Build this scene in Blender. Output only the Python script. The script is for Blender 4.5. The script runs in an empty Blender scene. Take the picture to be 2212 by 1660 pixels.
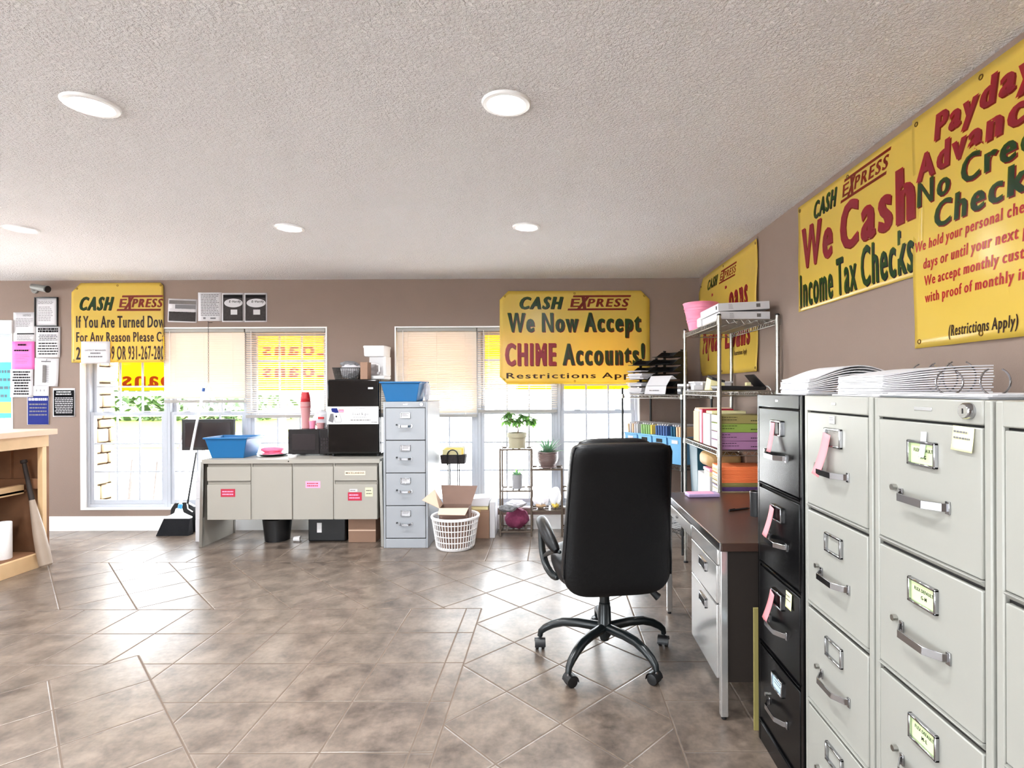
import bpy, bmesh, math, random
from mathutils import Vector, Matrix, noise
from mathutils.geometry import tessellate_polygon

random.seed(11)
SC = bpy.context.scene
COL = SC.collection
R = math.radians
PI = math.pi

# ------------------------------------------------------------------ camera
CAM, F, PX, PY, ROLL = 1.37, 1188.0, 1195.0, 840.0, 0.004
cd = bpy.data.cameras.new('camera')
cd.sensor_width = 36.0
cd.lens = F / 2212 * 36
cd.shift_x = -(PX - 1106) / 2212
cd.shift_y = (PY - 830) / 2212
cd.clip_start = 0.05
cam = bpy.data.objects.new('camera', cd)
cam.matrix_world = Matrix.Translation((0, 0, CAM)) @ Matrix.Rotation(R(90), 4, 'X') @ Matrix.Rotation(-ROLL, 4, 'Z')
COL.objects.link(cam)
SC.camera = cam

# ------------------------------------------------------------------ view, world, lights
SC.view_settings.view_transform = 'Standard'
SC.view_settings.look = 'None'
SC.view_settings.exposure = 1.08
SC.view_settings.gamma = 1.0
SC.cycles.max_bounces = 10
SC.cycles.diffuse_bounces = 6
SC.cycles.transparent_max_bounces = 24
SC.cycles.transmission_bounces = 10
SC.cycles.sample_clamp_indirect = 12.0
SC.cycles.use_denoising = True
SC.cycles.caustics_reflective = False
SC.cycles.caustics_refractive = False

SKY = 8.0
world = bpy.data.worlds.new('overcast_sky')
SC.world = world
world.use_nodes = True
nt = world.node_tree
nt.nodes.clear()
tc = nt.nodes.new('ShaderNodeTexCoord')
sp = nt.nodes.new('ShaderNodeSeparateXYZ')
rp = nt.nodes.new('ShaderNodeValToRGB')
rp.color_ramp.elements[0].position = 0.0
rp.color_ramp.elements[0].color = (.84, .93, 1, 1)
rp.color_ramp.elements[1].position = 0.6
rp.color_ramp.elements[1].color = (.92, .97, 1, 1)
bg = nt.nodes.new('ShaderNodeBackground')
bg.inputs[1].default_value = SKY
wo = nt.nodes.new('ShaderNodeOutputWorld')
nt.links.new(tc.outputs['Generated'], sp.inputs[0])
nt.links.new(sp.outputs[2], rp.inputs[0])
nt.links.new(rp.outputs[0], bg.inputs[0])
nt.links.new(bg.outputs[0], wo.inputs[0])


def area_light(name, loc, sx, sy, power, col=(1, 1, 1), rot=(0, 0, 0), shape='RECTANGLE', portal=False, spread=180):
    l = bpy.data.lights.new(name, 'AREA')
    l.shape = shape
    l.size = sx
    if shape == 'RECTANGLE':
        l.size_y = sy
    l.energy = power
    l.color = col
    l.spread = R(spread)
    if portal:
        l.cycles.is_portal = True
    o = bpy.data.objects.new(name, l)
    o.location = loc
    o.rotation_euler = rot
    COL.objects.link(o)
    return o


sl = bpy.data.lights.new('sun', 'SUN')
sl.energy = 17.0
sl.angle = R(4)
sl.color = (1, .97, .93)
so = bpy.data.objects.new('sun', sl)
so.rotation_euler = (0, R(35), 0)
COL.objects.link(so)

CEIL = 2.447
BACK = 5.38
RIGHT = 1.43
LEFT = -7.4
REAR = -3.2
WZ0, WZ1 = 0.20, 1.985
GROUPS = [(-4.627, -2.21), (-1.549, 0.847)]
ADDED_GLAZING = [('left', -3.0, .0), ('left', 2.45, 4.95), ('rear', -3.5, -.9)]   # unseen glazing added in left and rear walls to brighten the ceiling; gap avoids reflections
for a, b in GROUPS + [(-6.4, -5.285)]:
    area_light('window_portal', ((a + b) / 2, BACK + .16, (WZ0 + WZ1) / 2), b - a, WZ1 - WZ0, 1, rot=(R(-90), 0, 0), portal=True)

for _, a, b in ADDED_GLAZING[:2]:  # portals of the added glazing
    area_light('window_portal', (LEFT - .16, (a + b) / 2, 1.225), 1.95, b - a, 1, rot=(0, R(-90), 0), portal=True)
area_light('window_portal', ((ADDED_GLAZING[2][1] + ADDED_GLAZING[2][2]) / 2, REAR - .16, 1.225), ADDED_GLAZING[2][2] - ADDED_GLAZING[2][1], 1.95, 1, rot=(R(90), 0, 0), portal=True)
LAMP = 13
LAMP_POS = [(-.172, 2.07), (-1.735, 2.07), (-3.5, 2.07), (-.172, 3.65), (-1.743, 3.65), (-3.52, 3.65),
            (-.172, .49), (-1.74, .49), (-3.5, .49), (-.172, -1.1), (-1.74, -1.1), (-3.5, -1.1), (-5.2, 3.65), (-5.2, 2.07), (-5.2, .49)]
for x, y in LAMP_POS:
    area_light('downlight_lamp', (x, y, CEIL - .022), .13, .13, LAMP, (.94, .975, 1), shape='DISK', spread=165)


# ------------------------------------------------------------------ pixel of the photograph + depth -> point in the room
def at(px, py, Y):
    dx, dy = px - PX, py - PY
    x, y = dx - ROLL * dy, dy + ROLL * dx
    return Vector((x * Y / F, Y, CAM - y * Y / F))


# ------------------------------------------------------------------ materials
def S(r, g, b):
    def f(c):
        c /= 255
        return c / 12.92 if c <= .04045 else ((c + .055) / 1.055) ** 2.4
    return (f(r), f(g), f(b))


def pm(name, col, rough=.5, metal=0., var=.07, scale=25., bump=0., bscale=150., spec=.5, transl=0., tcol=None, coat=0., emit=0.):
    m = bpy.data.materials.new(name)
    m.use_nodes = True
    t = m.node_tree
    N, L = t.nodes, t.links
    b = N['Principled BSDF']
    out = N['Material Output']
    b.inputs['Roughness'].default_value = rough
    b.inputs['Metallic'].default_value = metal
    b.inputs['Specular IOR Level'].default_value = spec
    b.inputs['Coat Weight'].default_value = coat
    b.inputs['Coat Roughness'].default_value = .08
    co = N.new('ShaderNodeTexCoord')
    no = N.new('ShaderNodeTexNoise')
    no.inputs['Scale'].default_value = scale
    no.inputs['Detail'].default_value = 4
    L.new(co.outputs['Object'], no.inputs['Vector'])
    mx = N.new('ShaderNodeMix')
    mx.data_type = 'RGBA'
    mx.inputs[6].default_value = (*[max(0, c * (1 - var)) for c in col], 1)
    mx.inputs[7].default_value = (*[min(1, c * (1 + var)) for c in col], 1)
    L.new(no.outputs['Fac'], mx.inputs[0])
    L.new(mx.outputs[2], b.inputs['Base Color'])
    if emit:
        b.inputs['Emission Color'].default_value = (*col, 1)
        b.inputs['Emission Strength'].default_value = emit
    if bump:
        n2 = N.new('ShaderNodeTexNoise')
        n2.inputs['Scale'].default_value = bscale
        n2.inputs['Detail'].default_value = 3
        L.new(co.outputs['Object'], n2.inputs['Vector'])
        bu = N.new('ShaderNodeBump')
        bu.inputs['Strength'].default_value = bump
        bu.inputs['Distance'].default_value = .01
        L.new(n2.outputs['Fac'], bu.inputs['Height'])
        L.new(bu.outputs['Normal'], b.inputs['Normal'])
    if transl:
        tr = N.new('ShaderNodeBsdfTranslucent')
        tr.inputs[0].default_value = (*(tcol or col), 1)
        ms = N.new('ShaderNodeMixShader')
        ms.inputs[0].default_value = transl
        L.new(b.outputs[0], ms.inputs[1])
        L.new(tr.outputs[0], ms.inputs[2])
        L.new(ms.outputs[0], out.inputs['Surface'])
    return m


class NG:
    def __init__(s, mat):
        s.t = mat.node_tree
        s.N, s.L = s.t.nodes, s.t.links

    def m(s, op, a, b=None, c=None):
        n = s.N.new('ShaderNodeMath')
        n.operation = op
        for i, v in enumerate((a, b, c)):
            if v is None:
                continue
            if isinstance(v, (int, float)):
                n.inputs[i].default_value = v
            else:
                s.L.new(v, n.inputs[i])
        return n.outputs[0]

    def mn(s, *v):
        r = v[0]
        for w in v[1:]:
            r = s.m('MINIMUM', r, w)
        return r

    def mix(s, f, a, b):
        n = s.N.new('ShaderNodeMix')
        n.data_type = 'RGBA'
        for i, v in ((0, f), (6, a), (7, b)):
            if isinstance(v, (int, float)):
                n.inputs[i].default_value = v
            elif isinstance(v, tuple):
                n.inputs[i].default_value = (*v, 1)
            else:
                s.L.new(v, n.inputs[i])
        return n.outputs[2]

    def noise(s, scale, detail=4, vec=None, rough=.5):
        n = s.N.new('ShaderNodeTexNoise')
        n.inputs['Scale'].default_value = scale
        n.inputs['Detail'].default_value = detail
        n.inputs['Roughness'].default_value = rough
        if vec is not None:
            s.L.new(vec, n.inputs['Vector'])
        return n.outputs['Fac']

    def ramp(s, v, lo, hi, a=0., b=1.):
        n = s.N.new('ShaderNodeMapRange')
        s.L.new(v, n.inputs[0])
        n.inputs[1].default_value = lo
        n.inputs[2].default_value = hi
        n.inputs[3].default_value = a
        n.inputs[4].default_value = b
        return n.outputs[0]


def floor_material():
    m = bpy.data.materials.new('taupe_floor_tile')
    m.use_nodes = True
    g = NG(m)
    N, L = g.N, g.L
    b = N['Principled BSDF']
    geo = N.new('ShaderNodeNewGeometry')
    sep = N.new('ShaderNodeSeparateXYZ')
    L.new(geo.outputs['Position'], sep.inputs[0])
    X, Y = sep.outputs[0], sep.outputs[1]
    P = .34
    k = 1 / math.sqrt(2)
    s_ = g.m('MULTIPLY', g.m('ADD', X, Y), k)
    d_ = g.m('MULTIPLY', g.m('SUBTRACT', Y, X), k)
    pp = lambda v, o: g.m('PINGPONG', g.m('ADD', g.m('SUBTRACT', v, o), P * 40), P / 2)
    lt = lambda a, c: g.m('LESS_THAN', a, c)
    gt = lambda a, c: g.m('GREATER_THAN', a, c)
    pos = lambda a: g.m('MAXIMUM', a, 0.0)
    ab = lambda a: g.m('ABSOLUTE', a)
    far = gt(Y, 4.37)
    yo = g.m('MULTIPLY_ADD', far, 4.37 - 3.43, 3.43)
    axis = g.mn(pp(X, -.887), g.m('PINGPONG', g.m('ADD', g.m('SUBTRACT', Y, yo), P * 40), P / 2))
    diag = g.mn(pp(s_, 2.272 * k), pp(d_, 2.222 * k))
    dia2 = g.mn(pp(s_, .69 * k), pp(d_, 4.989 * k))
    near_diag = g.m('MULTIPLY', g.m('MULTIPLY', gt(X, -.453), lt(X, .482)), lt(Y, 4.37))
    far_diag = g.m('MULTIPLY', g.m('MULTIPLY', gt(Y, 3.43), lt(X, .482)), lt(Y, 4.37))
    in1 = g.m('MAXIMUM', near_diag, far_diag)
    in3 = g.m('MULTIPLY', lt(s_, .69 * k), lt(d_, 4.989 * k))
    ad = lambda a, c: g.m('MULTIPLY_ADD', pos(c), 10.0, a)
    bd = g.mn(ad(ab(g.m('ADD', X, .453)), g.m('SUBTRACT', Y, 3.43)),
              ad(ab(g.m('SUBTRACT', X, .482)), g.m('SUBTRACT', Y, 4.37)),
              ab(g.m('SUBTRACT', Y, 4.37)),
              ad(ab(g.m('SUBTRACT', Y, 3.43)), g.m('ADD', X, .453)),
              ad(ab(g.m('SUBTRACT', s_, .69 * k)), g.m('SUBTRACT', d_, 4.989 * k)),
              ad(ab(g.m('SUBTRACT', d_, 4.989 * k)), g.m('SUBTRACT', s_, .69 * k)))
    inv = lambda a: g.m('SUBTRACT', 1.0, a)
    base = g.m('ADD', g.m('MULTIPLY', axis, inv(in1)), g.m('MULTIPLY', diag, in1))
    base = g.m('ADD', g.m('MULTIPLY', base, inv(in3)), g.m('MULTIPLY', dia2, in3))
    dist = g.mn(base, bd)
    tile = g.ramp(dist, .0022, .0046)
    n1 = g.noise(7, 4, geo.outputs['Position'], .6)
    n2 = g.noise(38, 4, geo.outputs['Position'], .6)
    mot = g.ramp(g.m('MULTIPLY_ADD', n2, .5, n1), .52, .98)
    c = g.mix(mot, S(68, 57, 49), S(128, 113, 101))
    c = g.mix(tile, S(108, 95, 85), c)
    L.new(c, b.inputs['Base Color'])
    ro = g.m('MULTIPLY_ADD', n1, .05, .282)
    ro = g.m('ADD', g.m('MULTIPLY', ro, tile), g.m('MULTIPLY', inv(tile), .85))
    L.new(ro, b.inputs['Roughness'])
    L.new(g.m('MULTIPLY', tile, .9), b.inputs['Specular IOR Level'])
    bu = N.new('ShaderNodeBump')
    bu.inputs['Strength'].default_value = .35
    bu.inputs['Distance'].default_value = .004
    h = g.m('MULTIPLY_ADD', n1, .08, g.ramp(dist, .001, .007))
    L.new(h, bu.inputs['Height'])
    L.new(bu.outputs[0], b.inputs['Normal'])
    return m


def ceiling_material():
    m = bpy.data.materials.new('popcorn_ceiling')
    m.use_nodes = True
    g = NG(m)
    N, L = g.N, g.L
    b = N['Principled BSDF']
    geo = N.new('ShaderNodeNewGeometry')
    n1 = g.noise(88, 3, geo.outputs['Position'], .6)
    n2 = g.noise(1.2, 2, geo.outputs['Position'])
    c = g.mix(n2, S(248, 245, 246), S(251, 249, 249))
    L.new(c, b.inputs['Base Color'])
    b.inputs['Roughness'].default_value = .95
    b.inputs['Specular IOR Level'].default_value = .1
    bu = N.new('ShaderNodeBump')
    bu.inputs['Strength'].default_value = 1.0
    bu.inputs['Distance'].default_value = .010
    L.new(g.ramp(n1, .38, .62), bu.inputs['Height'])
    L.new(bu.outputs[0], b.inputs['Normal'])
    return m


def glass_material(name='window_glass', tint=(1, 1, 1), ior=1.5):
    m = bpy.data.materials.new(name)
    m.use_nodes = True
    t = m.node_tree
    N, L = t.nodes, t.links
    N.remove(N['Principled BSDF'])
    tr = N.new('ShaderNodeBsdfTransparent')
    tr.inputs[0].default_value = (*tint, 1)
    gl = N.new('ShaderNodeBsdfGlossy')
    gl.inputs['Roughness'].default_value = .03
    fr = N.new('ShaderNodeFresnel')
    geo = N.new('ShaderNodeNewGeometry')
    mr = N.new('ShaderNodeMapRange')          # the same reflection on the way in and on the way out of the pane
    mr.inputs[3].default_value = ior
    mr.inputs[4].default_value = 1 / ior
    L.new(geo.outputs['Backfacing'], mr.inputs[0])
    L.new(mr.outputs[0], fr.inputs[0])
    ms = N.new('ShaderNodeMixShader')
    L.new(fr.outputs[0], ms.inputs[0])
    L.new(tr.outputs[0], ms.inputs[1])
    L.new(gl.outputs[0], ms.inputs[2])
    L.new(ms.outputs[0], N['Material Output'].inputs['Surface'])
    return m


M = {}
M['floor'] = floor_material()
M['ceiling'] = ceiling_material()
M['glass'] = glass_material()
M['wall'] = pm('taupe_wall_paint', S(133, 115, 104), .75, var=.04, scale=6, bump=.12, bscale=180, spec=.3)
M['trim'] = pm('white_trim_paint', S(236, 234, 232), .4, var=.02)
M['vinyl'] = pm('white_window_vinyl', S(176, 180, 188), .4, spec=.3, var=.02)
M['slat'] = pm('white_blind_slat', S(238, 230, 220), .4, var=.02, transl=.2, tcol=(.9, .8, .62))
M['rail'] = pm('blind_rail', S(150, 146, 140), .45, var=.03)
M['lens'] = pm('lamp_lens', (1, .98, .95), .5, emit=9, var=0)
M['lamp_trim'] = pm('lamp_trim_white', S(240, 240, 240), .35, var=.01)
M['yellow'] = pm('yellow_banner_vinyl', S(216, 186, 84), .24, var=.05, scale=7, transl=.3, tcol=(1, .78, .16), bump=.12, bscale=9)
M['yellow_out'] = pm('yellow_outdoor_banner', S(120, 92, 5), .7, var=.03, spec=.1, transl=.7, tcol=(.62, .42, .014))
M['orange_out'] = pm('orange_outdoor_print', S(120, 36, 4), .7, var=.03, spec=.1, transl=.7, tcol=(.3, .065, .004))
M['ink_green'] = pm('green_banner_ink', S(24, 62, 34), .26, var=.1, scale=12, transl=.45, tcol=(.42, .55, .04))
M['ink_red'] = pm('red_banner_ink', S(146, 42, 52), .26, var=.1, scale=12, transl=.45, tcol=(1, .16, .16))
M['ink_dark'] = pm('dark_red_banner_ink', S(112, 28, 24), .26, var=.1, scale=12, transl=.35, tcol=(.6, .12, .03))
M['ink_black'] = pm('black_banner_ink', S(16, 7, 6), .34, spec=.3, var=.05, transl=.2, tcol=(.3, .08, .02))
M['grommet'] = pm('grommet_brass', S(120, 90, 40), .35, 1)
M['paper'] = pm('white_paper', S(212, 210, 213), .75, spec=.2, var=.02, scale=8, transl=.12)
M['paper_edge'] = pm('paper_stack_edges', S(226, 225, 228), .8, var=.05, scale=4)
M['print'] = pm('black_print', S(24, 22, 24), .85, var=.05, spec=.1)
M['print_grey'] = pm('grey_print', S(112, 110, 113), .8, spec=.2, var=.05)
M['photo_dark'] = pm('dark_photo_print', S(58, 54, 54), .8, var=.55, scale=60, spec=.15)
M['photo_mid'] = pm('grey_photo_print', S(110, 105, 103), .8, var=.4, scale=70, spec=.2)
M['pink_paper'] = pm('pink_paper', S(226, 104, 176), .7, var=.04)
M['pink_slip'] = pm('pink_slip_paper', S(248, 150, 156), .7, var=.04, transl=.15)
M['navy'] = pm('navy_print', S(30, 40, 110), .8, var=.2, scale=6, spec=.15)
M['black_print_sheet'] = pm('black_poster_print', S(8, 8, 11), .85, var=.1, spec=.1)
M['yellow_note'] = pm('yellow_note_paper', S(240, 236, 176), .7, var=.03)
M['red_card'] = pm('red_card', S(176, 28, 58), .55, var=.08)
M['pink_card'] = pm('pink_card', S(240, 158, 190), .6, var=.05)
M['peach_card'] = pm('peach_card', S(238, 216, 190), .6, var=.04)
M['green_card'] = pm('green_label_card', S(206, 228, 168), .6, var=.04)
M['blue_card'] = pm('pale_blue_card', S(190, 214, 226), .6, var=.04)
M['beige_metal'] = pm('beige_painted_steel', S(150, 149, 142), .3, var=.025, scale=5, bump=.02, bscale=60)
M['beige_desk'] = pm('beige_desk_steel', S(158, 153, 144), .42, var=.03, scale=5)
M['grey_metal'] = pm('grey_painted_steel', S(152, 155, 160), .4, var=.03, scale=5)
M['black_metal'] = pm('black_painted_steel', S(6, 6, 7), .24, var=.12, scale=6, spec=.25)
M['dark_gap'] = pm('dark_recess', S(34, 31, 29), .8, var=.1)  # dark fill painted in for shade in gaps and holes; also a pad cover
M['chrome'] = pm('chrome', S(178, 178, 181), .16, 1, var=.03)
M['steel'] = pm('brushed_steel', S(168, 166, 160), .3, 1, var=.06)
M['groove'] = pm('desk_groove', S(128, 122, 112), .5, var=.04)
M['black_plastic'] = pm('black_plastic', S(20, 20, 22), .4, var=.1)
M['leather'] = pm('black_leather', S(4, 4, 6), .42, spec=.32, var=.15, scale=30, bump=.12, bscale=90)
M['chair_frame'] = pm('chair_black_metal', S(18, 24, 26), .28, var=.1)
M['fridge_black'] = pm('glossy_black_enamel', S(4, 4, 5), .13, var=.1, coat=.2)
M['microwave'] = pm('microwave_black', S(20, 16, 18), .25, var=.1)
M['mw_window'] = pm('microwave_window', S(46, 42, 44), .15, var=.08)
M['white_plastic'] = pm('white_plastic', S(238, 236, 236), .35, var=.02)
M['white_clear'] = pm('translucent_white_plastic', S(236, 236, 240), .4, var=.03, transl=.45)
M['blue_bin'] = pm('blue_bin_plastic', S(22, 104, 160), .4, var=.05, transl=.12, tcol=(.1, .4, .8))
M['sky_bin'] = pm('light_blue_bin_plastic', S(122, 186, 226), .4, var=.04, transl=.25, tcol=(.3, .65, 1))
M['brown_lam'] = pm('walnut_laminate', S(64, 45, 38), .3, var=.16, scale=14)
M['dark_panel'] = pm('dark_desk_panel', S(38, 31, 27), .6, spec=.3, var=.08)
M['desk_steel'] = pm('desk_grey_steel', S(206, 204, 202), .18, .75, var=.04)
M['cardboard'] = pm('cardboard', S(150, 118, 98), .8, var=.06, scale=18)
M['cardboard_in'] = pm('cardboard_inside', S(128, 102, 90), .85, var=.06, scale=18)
M['cardboard_light'] = pm('cardboard_sunlit', S(216, 186, 164), .8, var=.05, scale=18)  # daylight on the carton flaps painted in as a paler tone; also a box stripe
M['pine'] = pm('raw_pine', S(214, 178, 134), .6, var=.14, scale=9)
M['pine_top'] = pm('pine_top', S(206, 172, 146), .5, var=.1, scale=9)
M['osb'] = pm('brown_board', S(122, 82, 54), .75, var=.35, scale=7)
M['wire_black'] = pm('black_wire', S(22, 22, 22), .4)
M['bronze'] = pm('bronze_metal', S(88, 74, 62), .4, .4, var=.06)
M['leaf'] = pm('green_leaf', S(70, 116, 62), .45, var=.35, scale=30, transl=.35, tcol=(.28, .55, .12))
M['leaf_dark'] = pm('grey_green_leaf', S(62, 92, 84), .45, var=.3, scale=30, transl=.2, tcol=(.2, .42, .2))
M['trunk'] = pm('plant_stem', S(104, 84, 66), .8, var=.2)
M['soil'] = pm('potting_soil', S(48, 38, 32), .95, var=.3)
M['pot_tan'] = pm('tan_pot', S(172, 164, 138), .6, var=.06)
M['pot_dark'] = pm('ribbed_brown_pot', S(112, 92, 88), .4, var=.1)
M['pot_grey'] = pm('grey_pot', S(150, 148, 150), .6, var=.06)
M['purple'] = pm('maroon_plush', S(128, 52, 84), .9, var=.25, scale=40, bump=.3, bscale=60)
M['cloth_bw'] = pm('black_white_cloth', S(116, 116, 118), .8, var=.95, scale=26)
M['red'] = pm('red_plastic', S(190, 34, 44), .35, var=.06)
M['pink_sleeve'] = pm('pinkish_sleeve', S(206, 150, 152), .5, var=.05, transl=.2)
M['pink'] = pm('pink_plastic', S(238, 140, 170), .4, var=.05)
M['hotpink'] = pm('bright_pink_paper', S(246, 120, 156), .6, var=.06, scale=50)
M['coffee_glass'] = glass_material('carafe_glass', (.93, .92, .92))
M['blue'] = pm('blue_plastic', S(62, 150, 214), .4, var=.04)
M['dark_blue'] = pm('dark_blue_plastic', S(40, 84, 150), .4, var=.04)
M['bristle'] = pm('black_bristles', S(16, 16, 22), .85, var=.3, scale=120, bump=.3, bscale=200)
M['olive_wrap'] = pm('olive_wrap', S(140, 128, 74), .6, var=.05)
M['green_wrap'] = pm('green_wrap', S(128, 150, 62), .6, var=.05)
M['mauve_wrap'] = pm('mauve_wrap', S(150, 104, 140), .6, var=.05)
M['orange_wrap'] = pm('orange_paper', S(238, 126, 72), .65, var=.05)
M['purple_wrap'] = pm('purple_paper', S(92, 60, 110), .65, var=.05)
M['cream_wrap'] = pm('cream_wrap', S(232, 222, 168), .65, var=.04)
M['kraft'] = pm('kraft_wrap', S(176, 142, 92), .55, var=.12, scale=14)
M['teal'] = pm('dark_teal_plastic', S(16, 66, 82), .5, var=.06)
M['folder_tan'] = pm('tan_folder', S(220, 186, 150), .7, var=.05)
M['folder_green'] = pm('green_folder', S(146, 186, 116), .7, var=.05)
M['folder_yellow'] = pm('yellow_folder', S(238, 206, 92), .7, var=.05)
M['folder_blue'] = pm('blue_folder', S(66, 96, 150), .7, var=.08)
M['folder_teal'] = pm('teal_folder', S(20, 84, 112), .7, var=.05)
M['violet'] = pm('violet_case', S(170, 150, 190), .4, var=.05)
M['bat'] = pm('grey_brown_bat_wood', S(156, 138, 122), .5, var=.12, scale=8)
M['bat_grip'] = pm('dark_grip', S(40, 30, 26), .7)
M['towel'] = pm('white_paper_towel', S(240, 238, 238), .9, var=.02, bump=.2, bscale=80)
M['stone'] = pm('tan_stone', S(112, 97, 78), .9, spec=.1, var=.2, scale=6, bump=.4, bscale=14)
M['mortar'] = pm('mortar', S(48, 34, 20), .95, spec=.1)
M['lawn'] = pm('lawn', S(96, 112, 44), .95, spec=.1, var=.2, scale=3)
M['pavement'] = pm('pavement', S(222, 221, 220), .9, var=.04, scale=2)
M['hedge'] = pm('hedge_leaf', S(88, 112, 70), .8, spec=.1, var=.4, scale=8)
M['siding'] = pm('pale_siding', S(214, 214, 212), .8, var=.03)
M['turquoise'] = pm('turquoise_print', S(90, 200, 206), .5, var=.1, transl=.5, tcol=(.2, .8, .85))
M['purple_bag_plastic'] = pm('clear_bag', S(244, 240, 244), .25, var=.03, transl=.5)
M['camera_grey'] = pm('camera_grey', S(120, 120, 116), .5)
M['silver_print'] = pm('silver_badge', S(190, 190, 192), .3, .8)


# ------------------------------------------------------------------ mesh building
class MB:
    """Collects shapes and links them as ONE mesh object."""

    def __init__(s, X=None):
        s.v, s.f, s.mi, s.mats = [], [], [], []
        s.X = X or Matrix.Identity(4)

    def idx(s, mat):
        mat = M[mat] if isinstance(mat, str) else mat
        if mat not in s.mats:
            s.mats.append(mat)
        return s.mats.index(mat)

    def add(s, vs, fs, mat, X=None):
        X = s.X @ X if X is not None else s.X
        o = len(s.v)
        s.v += [X @ Vector(p) for p in vs]
        i = s.idx(mat)
        for f in fs:
            s.f.append([o + k for k in f])
            s.mi.append(i)
        return s

    def box(s, x0, x1, y0, y1, z0, z1, mat, X=None):
        v = [(x, y, z) for z in (z0, z1) for y in (y0, y1) for x in (x0, x1)]
        return s.add(v, [(0, 2, 3, 1), (4, 5, 7, 6), (0, 1, 5, 4), (2, 6, 7, 3), (1, 3, 7, 5), (0, 4, 6, 2)], mat, X)

    def hexa(s, lo, hi, mat, X=None):
        """lo, hi: four points each, anticlockwise seen from above."""
        return s.add(list(lo) + list(hi), [(3, 2, 1, 0), (4, 5, 6, 7), (0, 1, 5, 4), (1, 2, 6, 5), (2, 3, 7, 6), (3, 0, 4, 7)], mat, X)

    def tube(s, pts, r, mat, n=10, closed=False, X=None, cap=True):
        pts = [Vector(p) for p in pts]
        k = len(pts)
        rs = r if isinstance(r, (list, tuple)) else [r] * k
        vs, fs = [], []
        up = None
        for i, p in enumerate(pts):
            a = pts[i - 1] if (i > 0 or closed) else p
            b = pts[(i + 1) % k] if (i < k - 1 or closed) else p
            t = (b - a).normalized()
            if up is None:
                up = Vector((0, 0, 1)) if abs(t.z) < .9 else Vector((1, 0, 0))
            u = (up - t * up.dot(t))
            u = u.normalized() if u.length > 1e-6 else t.orthogonal().normalized()
            up = u
            w = t.cross(u)
            for j in range(n):
                q = 2 * PI * j / n
                vs.append(p + (u * math.cos(q) + w * math.sin(q)) * rs[i])
        m = k if closed else k - 1
        for i in range(m):
            for j in range(n):
                a, b = i * n + j, i * n + (j + 1) % n
                c, d = ((i + 1) % k) * n + (j + 1) % n, ((i + 1) % k) * n + j
                fs.append((a, b, c, d))
        if cap and not closed:
            fs.append(tuple(reversed(range(n))))
            fs.append(tuple(range((k - 1) * n, k * n)))
        return s.add(vs, fs, mat, X)

    def cyl(s, p, q, r, mat, r2=None, n=20, X=None):
        return s.tube([p, q], [r, r if r2 is None else r2], mat, n, X=X)

    def lathe(s, prof, mat, c=(0, 0, 0), n=28, X=None, sx=1., sy=1.):
        vs, fs = [], []
        for r, z in prof:
            for j in range(n):
                q = 2 * PI * j / n
                vs.append((c[0] + r * math.cos(q) * sx, c[1] + r * math.sin(q) * sy, c[2] + z))
        for i in range(len(prof) - 1):
            for j in range(n):
                a, b = i * n + j, i * n + (j + 1) % n
                fs.append((a, b, b + n, a + n))
        return s.add(vs, fs, mat, X)

    def loft(s, rings, mat, X=None, cap=True):
        n = len(rings[0])
        vs = [p for r in rings for p in r]
        fs = []
        for i in range(len(rings) - 1):
            for j in range(n):
                a, b = i * n + j, i * n + (j + 1) % n
                fs.append((a, b, b + n, a + n))
        if cap:
            fs.append(tuple(reversed(range(n))))
            fs.append(tuple(range(len(vs) - n, len(vs))))
        return s.add(vs, fs, mat, X)

    def poly(s, pts, mat, X=None):
        return s.add(pts, [tuple(range(len(pts)))], mat, X)

    def prism(s, pts2, w0, w1, mat, X=None):
        """extrude a 2-D outline (u, v), anticlockwise, from w0 to w1."""
        n = len(pts2)
        vs = [(u, v, w0) for u, v in pts2] + [(u, v, w1) for u, v in pts2]
        fs = [tuple(reversed(range(n))), tuple(range(n, 2 * n))] + [(i, (i + 1) % n, n + (i + 1) % n, n + i) for i in range(n)]
        return s.add(vs, fs, mat, X)

    def sheet(s, fn, nu, nv, mat, X=None):
        vs = [fn(i / nu, j / nv) for j in range(nv + 1) for i in range(nu + 1)]
        fs = []
        for j in range(nv):
            for i in range(nu):
                a = j * (nu + 1) + i
                fs.append((a, a + 1, a + nu + 2, a + nu + 1))
        return s.add(vs, fs, mat, X)

    def text(s, body, rect, w, mat, X=None, bold=.02, shear=0., clip=None, warp=None, mirror=False):
        """letters scaled so that their bounding box fills rect = (u0, u1, v0, v1) at height w over the plane."""
        u0, u1, v0, v1 = rect
        vs, fs = glyphs(body, bold, shear, (u1 - u0) / (v1 - v0))
        xs, ys = [p[0] for p in vs], [p[1] for p in vs]
        ax, bx, ay, by = min(xs), max(xs), min(ys), max(ys)
        out = []
        for x, y in vs:
            t = (x - ax) / (bx - ax)
            if mirror:
                t = 1 - t
            u = u0 + t * (u1 - u0)
            v = v0 + (y - ay) / (by - ay) * (v1 - v0)
            out.append((u, v))
        if clip is not None:
            out, fs = clip_max(out, fs, clip)
        pts = [(u, v, w + (warp(u, v) if warp else 0)) for u, v in out]
        return s.add(pts, fs, mat, X)

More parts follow.
